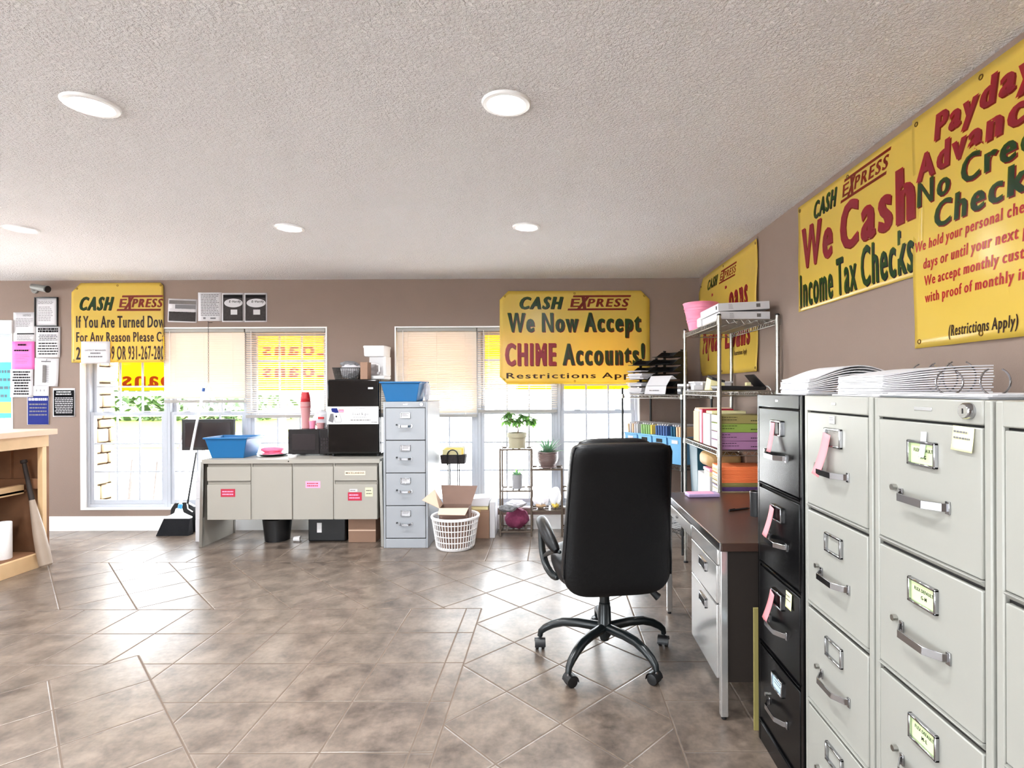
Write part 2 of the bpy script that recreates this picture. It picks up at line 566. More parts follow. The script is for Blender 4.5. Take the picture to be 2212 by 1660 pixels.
    def build(s, name, parent=None, bevel=0., seg=2, smooth=35, solid=0., sub=0, loc=None, rz=0.):
        me = bpy.data.meshes.new(name)
        me.from_pydata([tuple(p) for p in s.v], [], s.f)
        for m in s.mats:
            me.materials.append(m)
        me.polygons.foreach_set('material_index', s.mi)
        me.validate()
        if smooth:
            me.polygons.foreach_set('use_smooth', [True] * len(me.polygons))
            me.set_sharp_from_angle(angle=R(smooth))
        me.update()
        o = bpy.data.objects.new(name, me)
        COL.objects.link(o)
        if parent is not None:
            o.parent = parent
        if loc is not None:
            o.location = loc
        o.rotation_euler.z = rz
        if solid:
            md = o.modifiers.new('solid', 'SOLIDIFY')
            md.thickness = solid
            md.offset = 0
        if bevel:
            md = o.modifiers.new('bevel', 'BEVEL')
            md.width = bevel
            md.segments = seg
            md.limit_method = 'ANGLE'
            md.angle_limit = R(40)
            md.harden_normals = False
        if sub:
            md = o.modifiers.new('sub', 'SUBSURF')
            md.levels = sub
            md.render_levels = sub
        return o


_GL = {}


def glyphs(body, bold, shear, ratio):
    """letter outlines condensed to the wanted width : height, then thickened, stems more than bars."""
    key = (body, bold, shear, round(ratio, 3))
    if key in _GL:
        return _GL[key]
    c = bpy.data.curves.new('lettering', 'FONT')
    c.body = body
    c.space_character = 1 + bold * 8
    c.space_word = .75
    c.resolution_u = 3
    c.fill_mode = 'NONE'
    o = bpy.data.objects.new('lettering', c)
    me = bpy.data.meshes.new_from_object(o)
    pts = [(p.co.x, p.co.y) for p in me.vertices]
    nxt = {}
    for e in me.edges:
        i, j = e.vertices
        nxt.setdefault(i, []).append(j)
        nxt.setdefault(j, []).append(i)
    bpy.data.objects.remove(o)
    bpy.data.curves.remove(c)
    bpy.data.meshes.remove(me)
    seen, loops = set(), []
    for i in range(len(pts)):
        if i in seen or i not in nxt:
            continue
        # the points of one outline follow each other in order
        lp, cur, prev = [], i, None
        nb = sorted(nxt[i])
        first = nb[0]
        while cur not in seen:
            seen.add(cur)
            lp.append(cur)
            cand = [j for j in nxt[cur] if j != prev and j not in seen]
            if not cand:
                break
            prev, cur = cur, (first if cur == i else cand[0])
        q = [pts[k] for k in lp]
        q = [p for k, p in enumerate(q) if math.dist(p, q[k - 1]) > 1e-4]
        if len(q) > 2:
            loops.append(q)

    def areaf(q):
        return sum(q[k - 1][0] * q[k][1] - q[k][0] * q[k - 1][1] for k in range(len(q))) / 2

    def inside(p, q):
        r = False
        for k in range(len(q)):
            (x1, y1), (x2, y2) = q[k - 1], q[k]
            if (y1 > p[1]) != (y2 > p[1]) and p[0] < (x2 - x1) * (p[1] - y1) / (y2 - y1) + x1:
                r = not r
        return r
    xs, ys = [p[0] for p in pts], [p[1] for p in pts]
    s = ratio * (max(ys) - min(ys)) / (max(xs) - min(xs))
    loops = [[(x * s, y) for x, y in q] for q in loops]
    outer, holes = [], []
    for q in loops:
        d = sum(inside(q[0], w) for w in loops if w is not q)
        (holes if d % 2 else outer).append(q)

    def grow(q, sign):
        if areaf(q) < 0:
            q = q[::-1]
        out = []
        n = len(q)
        for k in range(n):
            (ax, ay), (bx_, by_), (cx, cy) = q[k - 1], q[k], q[(k + 1) % n]
            n1 = Vector((by_ - ay, ax - bx_)).normalized()
            n2 = Vector((cy - by_, bx_ - cx)).normalized()
            m = n1 + n2
            if m.length < .2:
                m = n1.copy()
            m.normalize()
            f = min(1.5, 1 / max(.3, m.dot(n1)))
            out.append((bx_ + sign * m.x * f * bold * 1.6 * min(1.0, s * 1.15), by_ + sign * m.y * f * bold * .5))
        return out
    vs, fs = [], []
    for q in outer:
        g = grow(q, 1)
        hs = []
        for h in holes:
            if inside(h[0], q):
                e = grow(h, -1)
                a0 = abs(areaf(h))
                if areaf(e) > a0 * .04:
                    hs.append(e[::-1])
                elif bold:
                    hx, hy = [p[0] for p in h], [p[1] for p in h]
                    mx_, my_ = (min(hx) + max(hx)) / 2, (min(hy) + max(hy)) / 2
                    hs.append([(mx_ + (x - mx_) * .18, my_ + (y - my_) * .4) for x, y in (h if areaf(h) < 0 else h[::-1])])
        polys = [[Vector((x, y, 0)) for x, y in w] for w in [g] + hs]
        flat = [p for w in polys for p in w]
        o0 = len(vs)
        vs += [(p.x + shear * p.y, p.y) for p in flat]
        for t in tessellate_polygon(polys):
            t = list(t)
            p, r, u = flat[t[0]], flat[t[1]], flat[t[2]]
            ar = (r - p).cross(u - p).z
            if abs(ar) < 1e-9:
                continue
            fs.append([o0 + k for k in (t if ar > 0 else t[::-1])])
    _GL[key] = (vs, fs)
    return _GL[key]


def clip_max(vs, fs, umax):
    nv, nf, cache = list(vs), [], {}
    for f in fs:
        out = []
        for i, a in enumerate(f):
            b = f[(i + 1) % len(f)]
            ia, ib = vs[a][0] <= umax, vs[b][0] <= umax
            if ia:
                out.append(a)
            if ia != ib:
                k = (min(a, b), max(a, b))
                if k not in cache:
                    t = (umax - vs[a][0]) / (vs[b][0] - vs[a][0])
                    nv.append((umax, vs[a][1] + t * (vs[b][1] - vs[a][1])))
                    cache[k] = len(nv) - 1
                out.append(cache[k])
        if len(out) > 2:
            nf.append(out)
    return nv, nf


def tag(o, label=None, cat=None, group=None, kind=None):
    if label:
        o['label'] = label
    if cat:
        o['category'] = cat
    if group:
        o['group'] = group
    if kind:
        o['kind'] = kind
    return o


def thing(name, label, cat, loc=(0, 0, 0), rz=0., group=None, rot=None):
    o = bpy.data.objects.new(name, None)
    o.empty_display_size = .1
    COL.objects.link(o)
    o.location = loc
    o.rotation_euler = rot or (0, 0, rz)
    return tag(o, label, cat, group)


def struct(o):
    o['kind'] = 'structure'
    return o


def copy_tree(o, parent=None):
    c = o.copy()
    COL.objects.link(c)
    if parent is not None:
        c.parent = parent
    for ch in list(o.children):
        copy_tree(ch, c)
    return c


def blob(mb, c, rad, mat, seed=0, amp=.15, freq=2.5, sub=3, flat=None, X=None):
    bm = bmesh.new()
    bmesh.ops.create_icosphere(bm, subdivisions=sub, radius=1)
    vs = []
    for v in bm.verts:
        n = noise.noise(v.co * freq + Vector((seed * 3.1, seed * 1.7, seed)))
        n += .5 * noise.noise(v.co * freq * 2.3 + Vector((seed, seed * 2.2, 5)))
        p = v.co * (1 + amp * n)
        q = Vector((c[0] + p.x * rad[0], c[1] + p.y * rad[1], c[2] + p.z * rad[2]))
        if flat is not None and q.z < flat:
            q.z = flat
        vs.append(q)
    fs = [[v.index for v in f.verts] for f in bm.faces]
    bm.free()
    mb.add(vs, fs, mat, X)


def text_lines(mb, rect, n, mat, w=.0006, X=None, fill=.5, rag=.25, seed=0, center=False):
    """n rows of short dark dashes: print too small in the photo to read."""
    rnd = random.Random(seed)
    u0, u1, v0, v1 = rect
    dv = (v1 - v0) / n
    for i in range(n):
        v = v1 - (i + .5) * dv
        e = u1 - (u1 - u0) * rag * rnd.random()
        a = u0
        if center:
            a, e = u0 + (u1 - e) / 2, e + (u1 - e) / 2
        u = a
        while u < e - (u1 - u0) * .03:
            l = min((u1 - u0) * (.06 + .12 * rnd.random()), e - u)
            h = dv * fill / 2
            mb.add([(u, v - h, w), (u + l, v - h, w), (u + l, v + h, w), (u, v + h, w)], [(0, 1, 2, 3)], mat, X)
            u += l + (u1 - u0) * .025


# planes for things fixed to a wall: (u, v, w) -> u to the right as seen from the room, v up, w out of the wall
def plane_back(y):
    return Matrix(((1, 0, 0, 0), (0, 0, -1, y), (0, 1, 0, 0), (0, 0, 0, 1)))


def plane_right(x):
    return Matrix(((0, 0, -1, x), (-1, 0, 0, 0), (0, 1, 0, 0), (0, 0, 0, 1)))


def rect_px(px0, py0, px1, py1, Y):
    a, b = at(px0, py1, Y), at(px1, py0, Y)
    return a.x, b.x, a.z, b.z


# ================================================================== THE SETTING
mb = MB()
mb.box(LEFT - .15, RIGHT + .15, REAR - .15, BACK + .15, -.12, 0, 'floor')
struct(mb.build('floor', smooth=0))
mb = MB()
mb.box(LEFT - .15, RIGHT + .15, REAR - .15, BACK + .15, CEIL, CEIL + .12, 'ceiling')
struct(mb.build('ceiling', smooth=0))
mb = MB()
mb.box(RIGHT, RIGHT + .15, REAR - .15, BACK, 0, CEIL, 'wall')
struct(mb.build('wall_right', smooth=0))
S0, S1 = .25, 2.2
mb = MB()
y = REAR - .15
for _, a, b in ADDED_GLAZING[:2]:
    mb.box(LEFT - .15, LEFT, y, a, 0, CEIL, 'wall')
    mb.box(LEFT - .15, LEFT, a, b, 0, S0, 'wall')
    mb.box(LEFT - .15, LEFT, a, b, S1, CEIL, 'wall')
    y = b
mb.box(LEFT - .15, LEFT, y, BACK, 0, CEIL, 'wall')
struct(mb.build('wall_left', smooth=0))
a, b = ADDED_GLAZING[2][1:]
mb = MB()
mb.box(LEFT, a, REAR - .15, REAR, 0, CEIL, 'wall')
mb.box(b, RIGHT, REAR - .15, REAR, 0, CEIL, 'wall')
mb.box(a, b, REAR - .15, REAR, 0, S0, 'wall')
mb.box(a, b, REAR - .15, REAR, S1, CEIL, 'wall')
struct(mb.build('wall_rear', smooth=0))
for n_, (side, a, b) in enumerate(ADDED_GLAZING):
    w = bpy.data.objects.new('window_%d' % (8 + n_), None)  # unseen panes added to let more light in
    COL.objects.link(w)
    struct(w)
    if side == 'rear':
        w.location = (0, REAR - .07, 0)
    else:
        w.location = (LEFT - .07, 0, 0)
        w.rotation_euler.z = R(90)
    mb = MB()
    mb.box(a, b, -.03, .03, S0, S0 + .05, 'vinyl')
    mb.box(a, b, -.03, .03, S1 - .05, S1, 'vinyl')
    k = 3
    for i in range(k + 1):
        x = a + .025 + (b - a - .05) * i / k
        mb.box(x - .025, x + .025, -.03, .03, S0 + .05, S1 - .05, 'vinyl')
    mb.build('window_frame', w, smooth=0)
    for i in range(k):
        x0, x1 = a + .05 + (b - a - .05) * i / k, a + (b - a - .05) * (i + 1) / k
        mb = MB()
        mb.box(x0, x1, -.003, .003, S0 + .05, S1 - .05, 'glass')
        mb.build('glass_pane', w, smooth=0)
OPEN = [(-6.4, -5.285, .2, 1.985)] + [(a, b, WZ0, WZ1) for a, b in GROUPS]
mb = MB()
x = LEFT - .15
for a, b, c, d in OPEN:
    mb.box(x, a, BACK, BACK + .15, 0, CEIL, 'wall')
    mb.box(a, b, BACK, BACK + .15, 0, c, 'wall')
    mb.box(a, b, BACK, BACK + .15, d, CEIL, 'wall')
    x = b
mb.box(x, RIGHT + .15, BACK, BACK + .15, 0, CEIL, 'wall')
struct(mb.build('wall_back', smooth=0))


def baseboard(name, X, a, b):
    mb = MB(X)
    prof = [(0, 0), (.0145, 0), (.0145, .105), (.011, .112), (.011, .128), (.006, .136), (0, .138)]
    n = len(prof)
    vs = [(a, v, w) for w, v in prof] + [(b, v, w) for w, v in prof]
    fs = [(i, n + i, n + (i + 1) % n, (i + 1) % n) for i in range(n)] + [tuple(range(n)), tuple(reversed(range(n, 2 * n)))]
    mb.add(vs, fs, 'trim')
    return struct(mb.build(name, smooth=0))


baseboard('baseboard_back', plane_back(BACK), LEFT, RIGHT - .015)
baseboard('baseboard_right', plane_right(RIGHT), -BACK, -REAR)

# white liners of the window openings
for i, (a, b, c, d) in enumerate(OPEN):
    mb = MB()
    t = .014
    mb.box(a, a + t, BACK - .004, BACK + .15, c, d, 'trim')
    mb.box(b - t, b, BACK - .004, BACK + .15, c, d, 'trim')
    mb.box(a + t, b - t, BACK - .006, BACK + .15, c, c + t, 'trim')
    mb.box(a + t, b - t, BACK - .004, BACK + .15, d - t, d, 'trim')
    struct(mb.build('trim_%d' % (i + 1), bevel=.002, smooth=0))
# wide white head casing over the far left window
mb = MB()
mb.box(-6.55, -5.275, BACK - .022, BACK, 1.93, 2.06, 'trim')
struct(mb.build('trim_4', bevel=.004, smooth=0))


def window_unit(n, x0, x1, z0, z1):
    w = bpy.data.objects.new('window_%d' % n, None)
    COL.objects.link(w)
    w.location = ((x0 + x1) / 2, BACK + .1, z0)
    struct(w)
    hw, h = (x1 - x0) / 2, z1 - z0
    mid = 1.135 - z0
    mb = MB()
    f = .03
    for a, b, c, d in ((-hw, -hw + f, 0, h), (hw - f, hw, 0, h), (-hw + f, hw - f, 0, f), (-hw + f, hw - f, h - f, h)):
        mb.box(a, b, -.042, .045, c, d, 'vinyl')
    mb.build('window_frame', w, bevel=.003, smooth=0)

    def sash(name, c, d, y):
        mb = MB()
        s, e = .034, hw - f
        for a, b, p, q in ((-e, -e + s, c, d), (e - s, e, c, d), (-e + s, e - s, c, c + s + .006), (-e + s, e - s, d - s, d)):
            mb.box(a, b, y - .014, y + .014, p, q, 'vinyl')
        gw = 2 * (e - s)
        g0, g1 = c + s + .006, d - s
        for k in (1, 2):
            u = -e + s + gw * k / 3
            mb.box(u - .008, u + .008, y - .007, y + .007, g0, g1, 'vinyl')
            v = g0 + (g1 - g0) * k / 3
            mb.box(-e + s, e - s, y - .0068, y + .0068, v - .008, v + .008, 'vinyl')
        o = mb.build(name, w, bevel=.002, smooth=0)
        mb = MB()
        mb.box(-e + s - .004, e - s + .004, y - .002, y + .002, g0 - .004, g1 + .004, 'glass')
        mb.build('glass_pane', o, smooth=0)
        return o
    low = sash('lower_sash', f, mid + .018, -.02)
    sash('upper_sash', mid - .018, h - f, .018)
    mb = MB()
    for u in (-.2, .2):
        mb.box(u - .03, u + .03, -.05, -.034, mid + .018, mid + .03, 'vinyl')
    mb.build('sash_lock', low, bevel=.003)
    return w


k = 1
UNITS = []
for a, b in GROUPS:
    t = .014
    for i in range(3):
        x0 = a + t + (b - a - 2 * t) * i / 3
        x1 = a + t + (b - a - 2 * t) * (i + 1) / 3
        UNITS.append((x0, x1))
        window_unit(k, x0, x1, WZ0 + t, WZ1 - t)
        k += 1
window_unit(7, -6.386, -5.299, .214, 1.971)


# window blinds, inside mounted
def blind(x0, x1, zb, tilt, label, cord=True):
    z1 = WZ1 - .016
    t = thing('window_blind', label, 'blind', ((x0 + x1) / 2, BACK + .02, z1), group='mini blinds in the windows')
    hw = (x1 - x0) / 2 - .006
    mb = MB()
    mb.box(-hw, hw, -.017, .017, -.034, 0, 'rail')
    mb.build('head_rail', t, bevel=.003, smooth=0)
    n = int((z1 - .045 - zb - .02) / .0215)
    mb = MB()
    c, s = math.cos(tilt) * .0125, math.sin(tilt) * .0125
    for i in range(n):
        z = -.048 - i * .0215
        sg = .0012
        vs = []
        for x in (-hw, hw):
            vs += [(x, -c, z - s), (x, 0, z + sg), (x, c, z + s), (x, c, z + s - .0006), (x, 0, z + sg - .0006), (x, -c, z - s - .0006)]
        fs = [(j, (j + 1) % 6, 6 + (j + 1) % 6, 6 + j) for j in range(6)] + [(5, 4, 3, 2, 1, 0), (6, 7, 8, 9, 10, 11)]
        mb.add(vs, fs, 'slat')
    zlow = -.048 - n * .0215
    mb.build('slats', t, smooth=50)
    mb = MB()
    mb.box(-hw, hw, -.013, .013, zlow - .032, zlow - .004, 'rail')
    mb.build('bottom_rail', t, bevel=.003, smooth=0)
    mb = MB()
    for u in (-hw * .72, 0, hw * .72):
        for y in (-.0135, .0135):
            mb.tube([(u, y, -.03), (u, y, zlow - .005)], .0009, 'slat', 5)
    mb.build('ladder_cord', t)
    if cord:
        mb = MB()
        mb.tube([(-hw + .06, -.02, -.025), (-hw + .061, -.021, -.3), (-hw + .06, -.02, zlow + .05)], .0028, 'white_plastic', 6)
        mb.build('tilt_wand', t)
    return t


blind(*UNITS[1], 1.25, R(-56), 'nearly closed white mini blind with the black sign cord hanging in front')
blind(*UNITS[2], 1.10, R(-20), 'open white mini blind in the window behind the microwave and red cups')
blind(*UNITS[3], 1.09, R(-52), 'closed cream white mini blind above the grey filing cabinet and blue bin')
blind(*UNITS[4], 1.15, R(-14), 'open white mini blind above the potted plants on the stand')

# recessed ceiling lights
LIGHT_LABELS = ['largest round recessed downlight, above the office chair', 'large round recessed downlight near the upper left of the ceiling',
                None, 'small round recessed downlight in front of the banner advertising accounts', 'small round recessed downlight above the beige steel credenza',
                'small recessed downlight at the far left of the ceiling']
proto = None
for (x, y), lab in zip(LAMP_POS, LIGHT_LABELS):
    if lab is None:
        continue
    if proto is None:
        t = thing('recessed_downlight', lab, 'ceiling light', (x, y, CEIL), group='recessed downlights in the ceiling')
        mb = MB()
        mb.lathe([(.068, -.006), (.074, -.011), (.088, -.009), (.0925, -.003), (.093, 0)], 'lamp_trim', n=40)
        mb.build('trim_ring', t)
        mb = MB()
        mb.lathe([(.0001, -.007), (.04, -.007), (.069, -.0065), (.069, -.001)], 'lens', n=40)
        mb.build('lens', t)
        proto = t
    else:
        c = copy_tree(proto)
        c.location = (x, y, CEIL)
        c['label'] = lab

# ------------------------------------------------------------------ outdoors
mb = MB()
mb.box(-60, 60, BACK + .15, 60, -.2, -.12, 'pavement')
mb.box(LEFT - .15, 60, -40, REAR - .15, -.2, -.12, 'pavement')
mb.box(-60, LEFT - .15, -40, BACK + .15, -.2, -.12, 'pavement')
struct(mb.build('ground_pavement', smooth=0))
mb = MB()
mb.box(-60, -8, 14, 40, -.12, -.1, 'lawn')
struct(mb.build('ground_lawn', smooth=0))
mb = MB()
rnd = random.Random(4)
for i in range(1500):
    x, y, z = rnd.uniform(-30, -13), rnd.uniform(26, 28), rnd.uniform(-.1, 1.75) + .5 * math.sin(i)
    s = rnd.uniform(.1, .3)
    a, b = rnd.uniform(0, 6.28), rnd.uniform(-1, 1)
    d = Vector((math.cos(a), math.sin(a), b)) * s
    e = Vector((-math.sin(a), math.cos(a), rnd.uniform(-1, 1))) * s * .6
    p = Vector((x, y, max(0, z)))
    mb.add([p - d, p - e, p + d, p + e], [(0, 1, 2, 3)], 'hedge')
tag(mb.build('hedge', smooth=0), 'long green hedge beyond the lawn seen through the far windows', 'hedge', kind='stuff')
mb = MB()
for j, z in enumerate([.35, .8, 1.25]):
    mb.box(-16, 10, 12.0, 12.05, z, z + .09, 'siding')
for i in range(14):
    mb.box(-16 + i * 2, -15.9 + i * 2, 12.05, 12.15, -.12, 1.4, 'siding')
tag(mb.build('rail_fence', smooth=0), 'pale rail fence across the car park outside the windows', 'fence')

t = thing('stone_pillar', 'tan stone pillar standing outside the left window', 'pillar', (-5.38, 6.15, -.12))
mb = MB()
mb.box(-.24, .24, -.24, .24, 0, 2.9, 'mortar')
mb.build('mortar_core', t, smooth=0)
mb = MB()
z = 0.
rnd = random.Random(8)
while z < 2.85:
    h = rnd.uniform(.1, .24)
    for face in range(4):
        X = Matrix.Rotation(face * PI / 2, 4, 'Z')
        u = -.255
        while u < .25:
            l = min(rnd.uniform(.14, .34), .255 - u)
            if .255 - u - l < .08:
                l = .255 - u
            d = rnd.uniform(.0, .03)
            mb.box(u + .006, u + l - .006, -.27 - d, -.235, z + .006, z + h - .006, 'stone', X)
            u += l
    z += h
mb.build('stone_facing', t, bevel=.02, smooth=40)

# patio chair outside
t = thing('patio_chair', 'pale metal patio chair standing outside the left window', 'chair', (-4.93, 7.0, -.12), R(-25))
mb = MB()
for s in (-1, 1):
    mb.tube([(s * .26, -.3, 0), (s * .26, -.24, .62), (s * .26, -.1, .66), (s * .26, .24, .62), (s * .26, .3, .0)], .02, 'photo_mid', 8)
mb.tube([(-.26, .28, .02), (.26, .28, .02)], .012, 'bronze', 8)
mb.build('side_frame', t)
mb = MB()
mb.box(-.25, .25, -.26, .24, .4, .425, 'siding')
mb.build('seat', t, bevel=.008)
mb = MB()
mb.hexa([(-.25, .24, .46), (.25, .24, .46), (.25, .26, .46), (-.25, .26, .46)], [(-.25, .38, 1.0), (.25, .38, 1.0), (.25, .4, 1.0), (-.25, .4, 1.0)], 'pot_grey')
mb.tube([(-.25, .25, .4), (-.25, .39, 1.03), (.25, .39, 1.03), (.25, .25, .4)], .02, 'photo_mid', 8)
mb.build('backrest', t)

# banners hung outside the windows (seen from behind)
for (x0, x1, z0, z1, words_, lab) in (
        (-4.46, -2.15, 1.365, 2.14, [('Loans', -4.42, -3.76, 1.405, 1.565), ('Loans', -2.98, -2.3, 1.72, 1.86), ('Loans', -2.98, -2.3, 1.5, 1.64)],
         'yellow outdoor banner behind the left windows, its orange lettering seen reversed'),
        (-1.62, .95, 1.36, 2.12, [], 'plain looking yellow outdoor banner behind the right windows')):
    t = thing('outdoor_banner', lab, 'banner', ((x0 + x1) / 2, BACK + .26, z0), group='banners hung outside')
    cx, y = (x0 + x1) / 2, BACK + .26
    mb = MB()
    mb.sheet(lambda a, b: (x0 - cx + a * (x1 - x0), .012 * math.sin(a * 14), b * (z1 - z0)), 40, 4, 'yellow_out')
    mb.build('banner_sheet', t, solid=.001)
    if words_:
        mb = MB()
        for w_, a, b, c, d in words_:
            mb.text(w_, (a - cx, b - cx, c - z0, d - z0), .004, 'orange_out', plane_back(0), bold=.03, mirror=True,
                    warp=lambda u, v: -.012 * math.sin((u + cx - x0) / (x1 - x0) * 14))
        mb.build('lettering', t, smooth=0)
    mb = MB()
    for u in (x0 - cx + .02, x1 - cx - .02):
        mb.tube([(u, 0, z1 - z0 - .02), (u, -.1, z1 - z0 + .12)], .003, 'black_plastic', 6)
    mb.build('hanging_tie', t)


# ================================================================== INDOOR BANNERS
def logo_express(mb, rect, w, X, warp=None, clip=None):
    """the word with a large X between two bars"""
    u0, u1, v0, v1 = rect
    L, H = u1 - u0, v1 - v0
    sh = .16 * H

    def P(a, b):
        u, v = u0 + a * L + sh * b * 2 - sh, v0 + b * H
        return u, v

    def quad(pts):
        q = [P(*p) for p in pts]
        fs = [tuple(range(len(q)))]
        if clip is not None:
            q, fs = clip_max(q, fs, clip)
        mb.add([(u, v, w + (warp(u, v) if warp else 0)) for u, v in q], fs, 'ink_dark', X)
    for k in range(5):
        a, b = .02 + .98 * k / 5, .02 + .98 * (k + 1) / 5
        quad([(a, .87), (b, .87), (b, 1), (a, 1)])
        a, b = .0 + 1.0 * k / 5, 1.0 * (k + 1) / 5
        quad([(a, 0), (b, 0), (b, .13), (a, .13)])
    # the X, drawn as two crossing strokes
    quad([(.155, .99), (.215, .99), (.325, .01), (.265, .01)])
    quad([(.255, .99), (.315, .99), (.2, .01), (.14, .01)])
    mb.text('E', (P(.03, .2)[0], P(.16, .7)[0], P(0, .22)[1], P(0, .78)[1]), w, 'ink_dark', X, bold=.032, shear=.2, warp=warp, clip=clip)
    mb.text('PRESS', (P(.315, .2)[0], P(1, .6)[0], P(0, .22)[1], P(0, .78)[1]), w, 'ink_dark', X, bold=.034, shear=.25, warp=warp, clip=clip)


def banner(name, label, X, rect, items, loc, chamfer=(.0, .0, .0, .0), amp=.003, clip=None, lean=.0, grommets=True, seed=0, shadow=True):
    """rect in the wall plane (u0,u1,v0,v1); chamfer at bl, br, tr, tl."""
    u0, u1, v0, v1 = rect
    t = thing('wall_banner', label, 'banner', loc, group='yellow vinyl banners on the walls')
    X = Matrix.Translation(-Vector(loc)) @ X
    base = .006 + amp

    def warp(u, v):
        a, b = (u - u0) / (u1 - u0), (v - v0) / (v1 - v0)
        return base + amp * (math.sin(7.3 * a + seed) * (.4 + .6 * (1 - b)) + .5 * math.sin(11 * b + 3 * a + seed)) + lean * (1 - b) ** 2
    nu, nv = 36, 24
    bl, br, tr, tl = chamfer
    vs, keep = [], {}
    mb = MB()

    def edge(a, b):
        """pull the grid in so that the corners are cut"""
        u, v = u0 + a * (u1 - u0), v0 + b * (v1 - v0)
        lo = max(0, bl - (v - v0), tl - (v1 - v))
        hi = max(0, br - (v - v0), tr - (v1 - v))
        u = u0 + lo + a * ((u1 - hi) - (u0 + lo))
        return (u, v, warp(u, v))
    bs = sorted(set([j / nv for j in range(nv + 1)] + [x / (v1 - v0) for x in (bl, br) if x] + [1 - x / (v1 - v0) for x in (tr, tl) if x]))
    vs = [edge(i / nu, b) for b in bs for i in range(nu + 1)]
    fs = []
    for j in range(len(bs) - 1):
        for i in range(nu):
            a = j * (nu + 1) + i
            fs.append((a, a + 1, a + nu + 2, a + nu + 1))
    mb.add(vs, fs, 'yellow', X)
    mb.build('banner_sheet', t, solid=.0012, smooth=60)
    mb = MB()
    for it in items:
        if it[0] == 'LOGO':
            logo_express(mb, it[1], .0016, X, warp, clip)
        else:
            body, r, mat, bold, shear, sh = it
            if sh:
                d = sh[0]
                mb.text(body, (r[0] + d, r[1] + d, r[2] - d, r[3] - d), .0014, sh[1], X, bold=bold, shear=shear, warp=warp, clip=clip)
            mb.text(body, r, .0020, mat, X, bold=bold, shear=shear, warp=warp, clip=clip)
    mb.build('lettering', t, smooth=0)
    e = .025
    cs = [(u0 + max(e, tl * .6), v1 - max(e, tl * .6)), (u1 - max(e, tr * .6), v1 - max(e, tr * .6)), (u0 + max(e, bl * .6), v0 + max(e, bl * .6)), (u1 - max(e, br * .6), v0 + max(e, br * .6)),
          ((u0 + u1) / 2, v1 - e), ((u0 + u1) / 2, v0 + e)]
    for u, v in cs:
        w = warp(u, v) + .0012
        mb = MB()
        mb.tube([X @ Vector((u + .008 * math.cos(q), v + .008 * math.sin(q), w)) for q in [k * PI / 6 for k in range(12)]], .0022, 'grommet', 5, closed=True)
        mb.build('grommet', t)
    return t


XB = plane_back(BACK)
YB = BACK - .01


def rb(a, b, c, d):
    return rect_px(a, b, c, d, YB)


# left: "If You Are Turned Down ..."
r = rect_px(155, 611, 353, 784, YB)
clipu = r[1] - .004
full = (clipu - at(165, 0, YB).x)
items = [('CASH', rb(172, 641, 246, 671), 'ink_green', .040, .25, (.004, 'ink_black')),
         ('LOGO', rb(257, 638, 352, 672)),
         ('If You Are Turned Down', rb(165, 682, 365, 709), 'ink_black', .024, 0, None),
         ('For Any Reason Please Call', rb(165, 717, 367, 746), 'ink_black', .024, 0, None),
         ('29', rb(165, 750, 186, 778), 'ink_black', .024, 0, None),
         ('69 OR 931-267-2800', rb(233, 747, 362, 778), 'ink_black', .024, 0, None)]
banner('b', 'yellow banner with black lettering over the top of the leftmost big window', XB, r, items,
       ((r[0] + r[1]) / 2, BACK, r[2]), chamfer=(0, 0, .03, .09), amp=.003, clip=clipu, seed=1)

# right: "We Now Accept CHIME Accounts!"
r = rect_px(1080, 628, 1403, 830, YB)
items = [('CASH', rb(1122, 641, 1217, 668), 'ink_green', .040, .25, (.005, 'ink_black')),
         ('LOGO', rb(1231, 638, 1358, 671)),
         ('We Now Accept', rb(1096, 675, 1385, 731), 'ink_green', .040, 0, (.006, 'ink_dark')),
         ('CHIME', rb(1091, 741, 1201, 791), 'ink_red', .038, 0, (.0075, 'ink_dark')),
         ('Accounts!', rb(1215, 741, 1393, 790), 'ink_green', .040, 0, (.006, 'ink_dark')),
         ('Restrictions Apply', rb(1094, 805, 1392, 822), 'ink_black', .024, 0, None)]
banner('b', 'yellow banner advertising accounts, hung over the right-hand windows', XB, r, items,
       ((r[0] + r[1]) / 2, BACK, r[2]), chamfer=(.07, .05, .085, .085), amp=.004, seed=2)

XR = plane_right(RIGHT)
RX = RIGHT


def lr(y0, r):
    """rect given as distances from the banner's left edge"""
    return (-y0 + r[0], -y0 + r[1], r[2], r[3])


Y0 = 3.178
items = [('CASH', lr(Y0, (.187, .437, 2.284, 2.375)), 'ink_green', .040, .25, (.005, 'ink_black')),
         ('LOGO', lr(Y0, (.485, .86, 2.275, 2.38))),
         ('We', lr(Y0, (.04, .386, 2.04, 2.27)), 'ink_red', .038, 0, (.0075, 'ink_dark')),
         ('Cash', lr(Y0, (.459, 1.02, 2.035, 2.265)), 'ink_red', .038, 0, (.0075, 'ink_dark')),
         ('Income Tax Checks', lr(Y0, (.02, 1.015, 1.828, 2.015)), 'ink_green', .022, 0, (.006, 'ink_black'))]
banner('b', 'yellow tax check banner high on the right wall, between two other banners', XR, lr(Y0, (0, 1.07, 1.806, 2.408)), items,
       (RX, Y0 - .53, 1.806), amp=.003, seed=3)

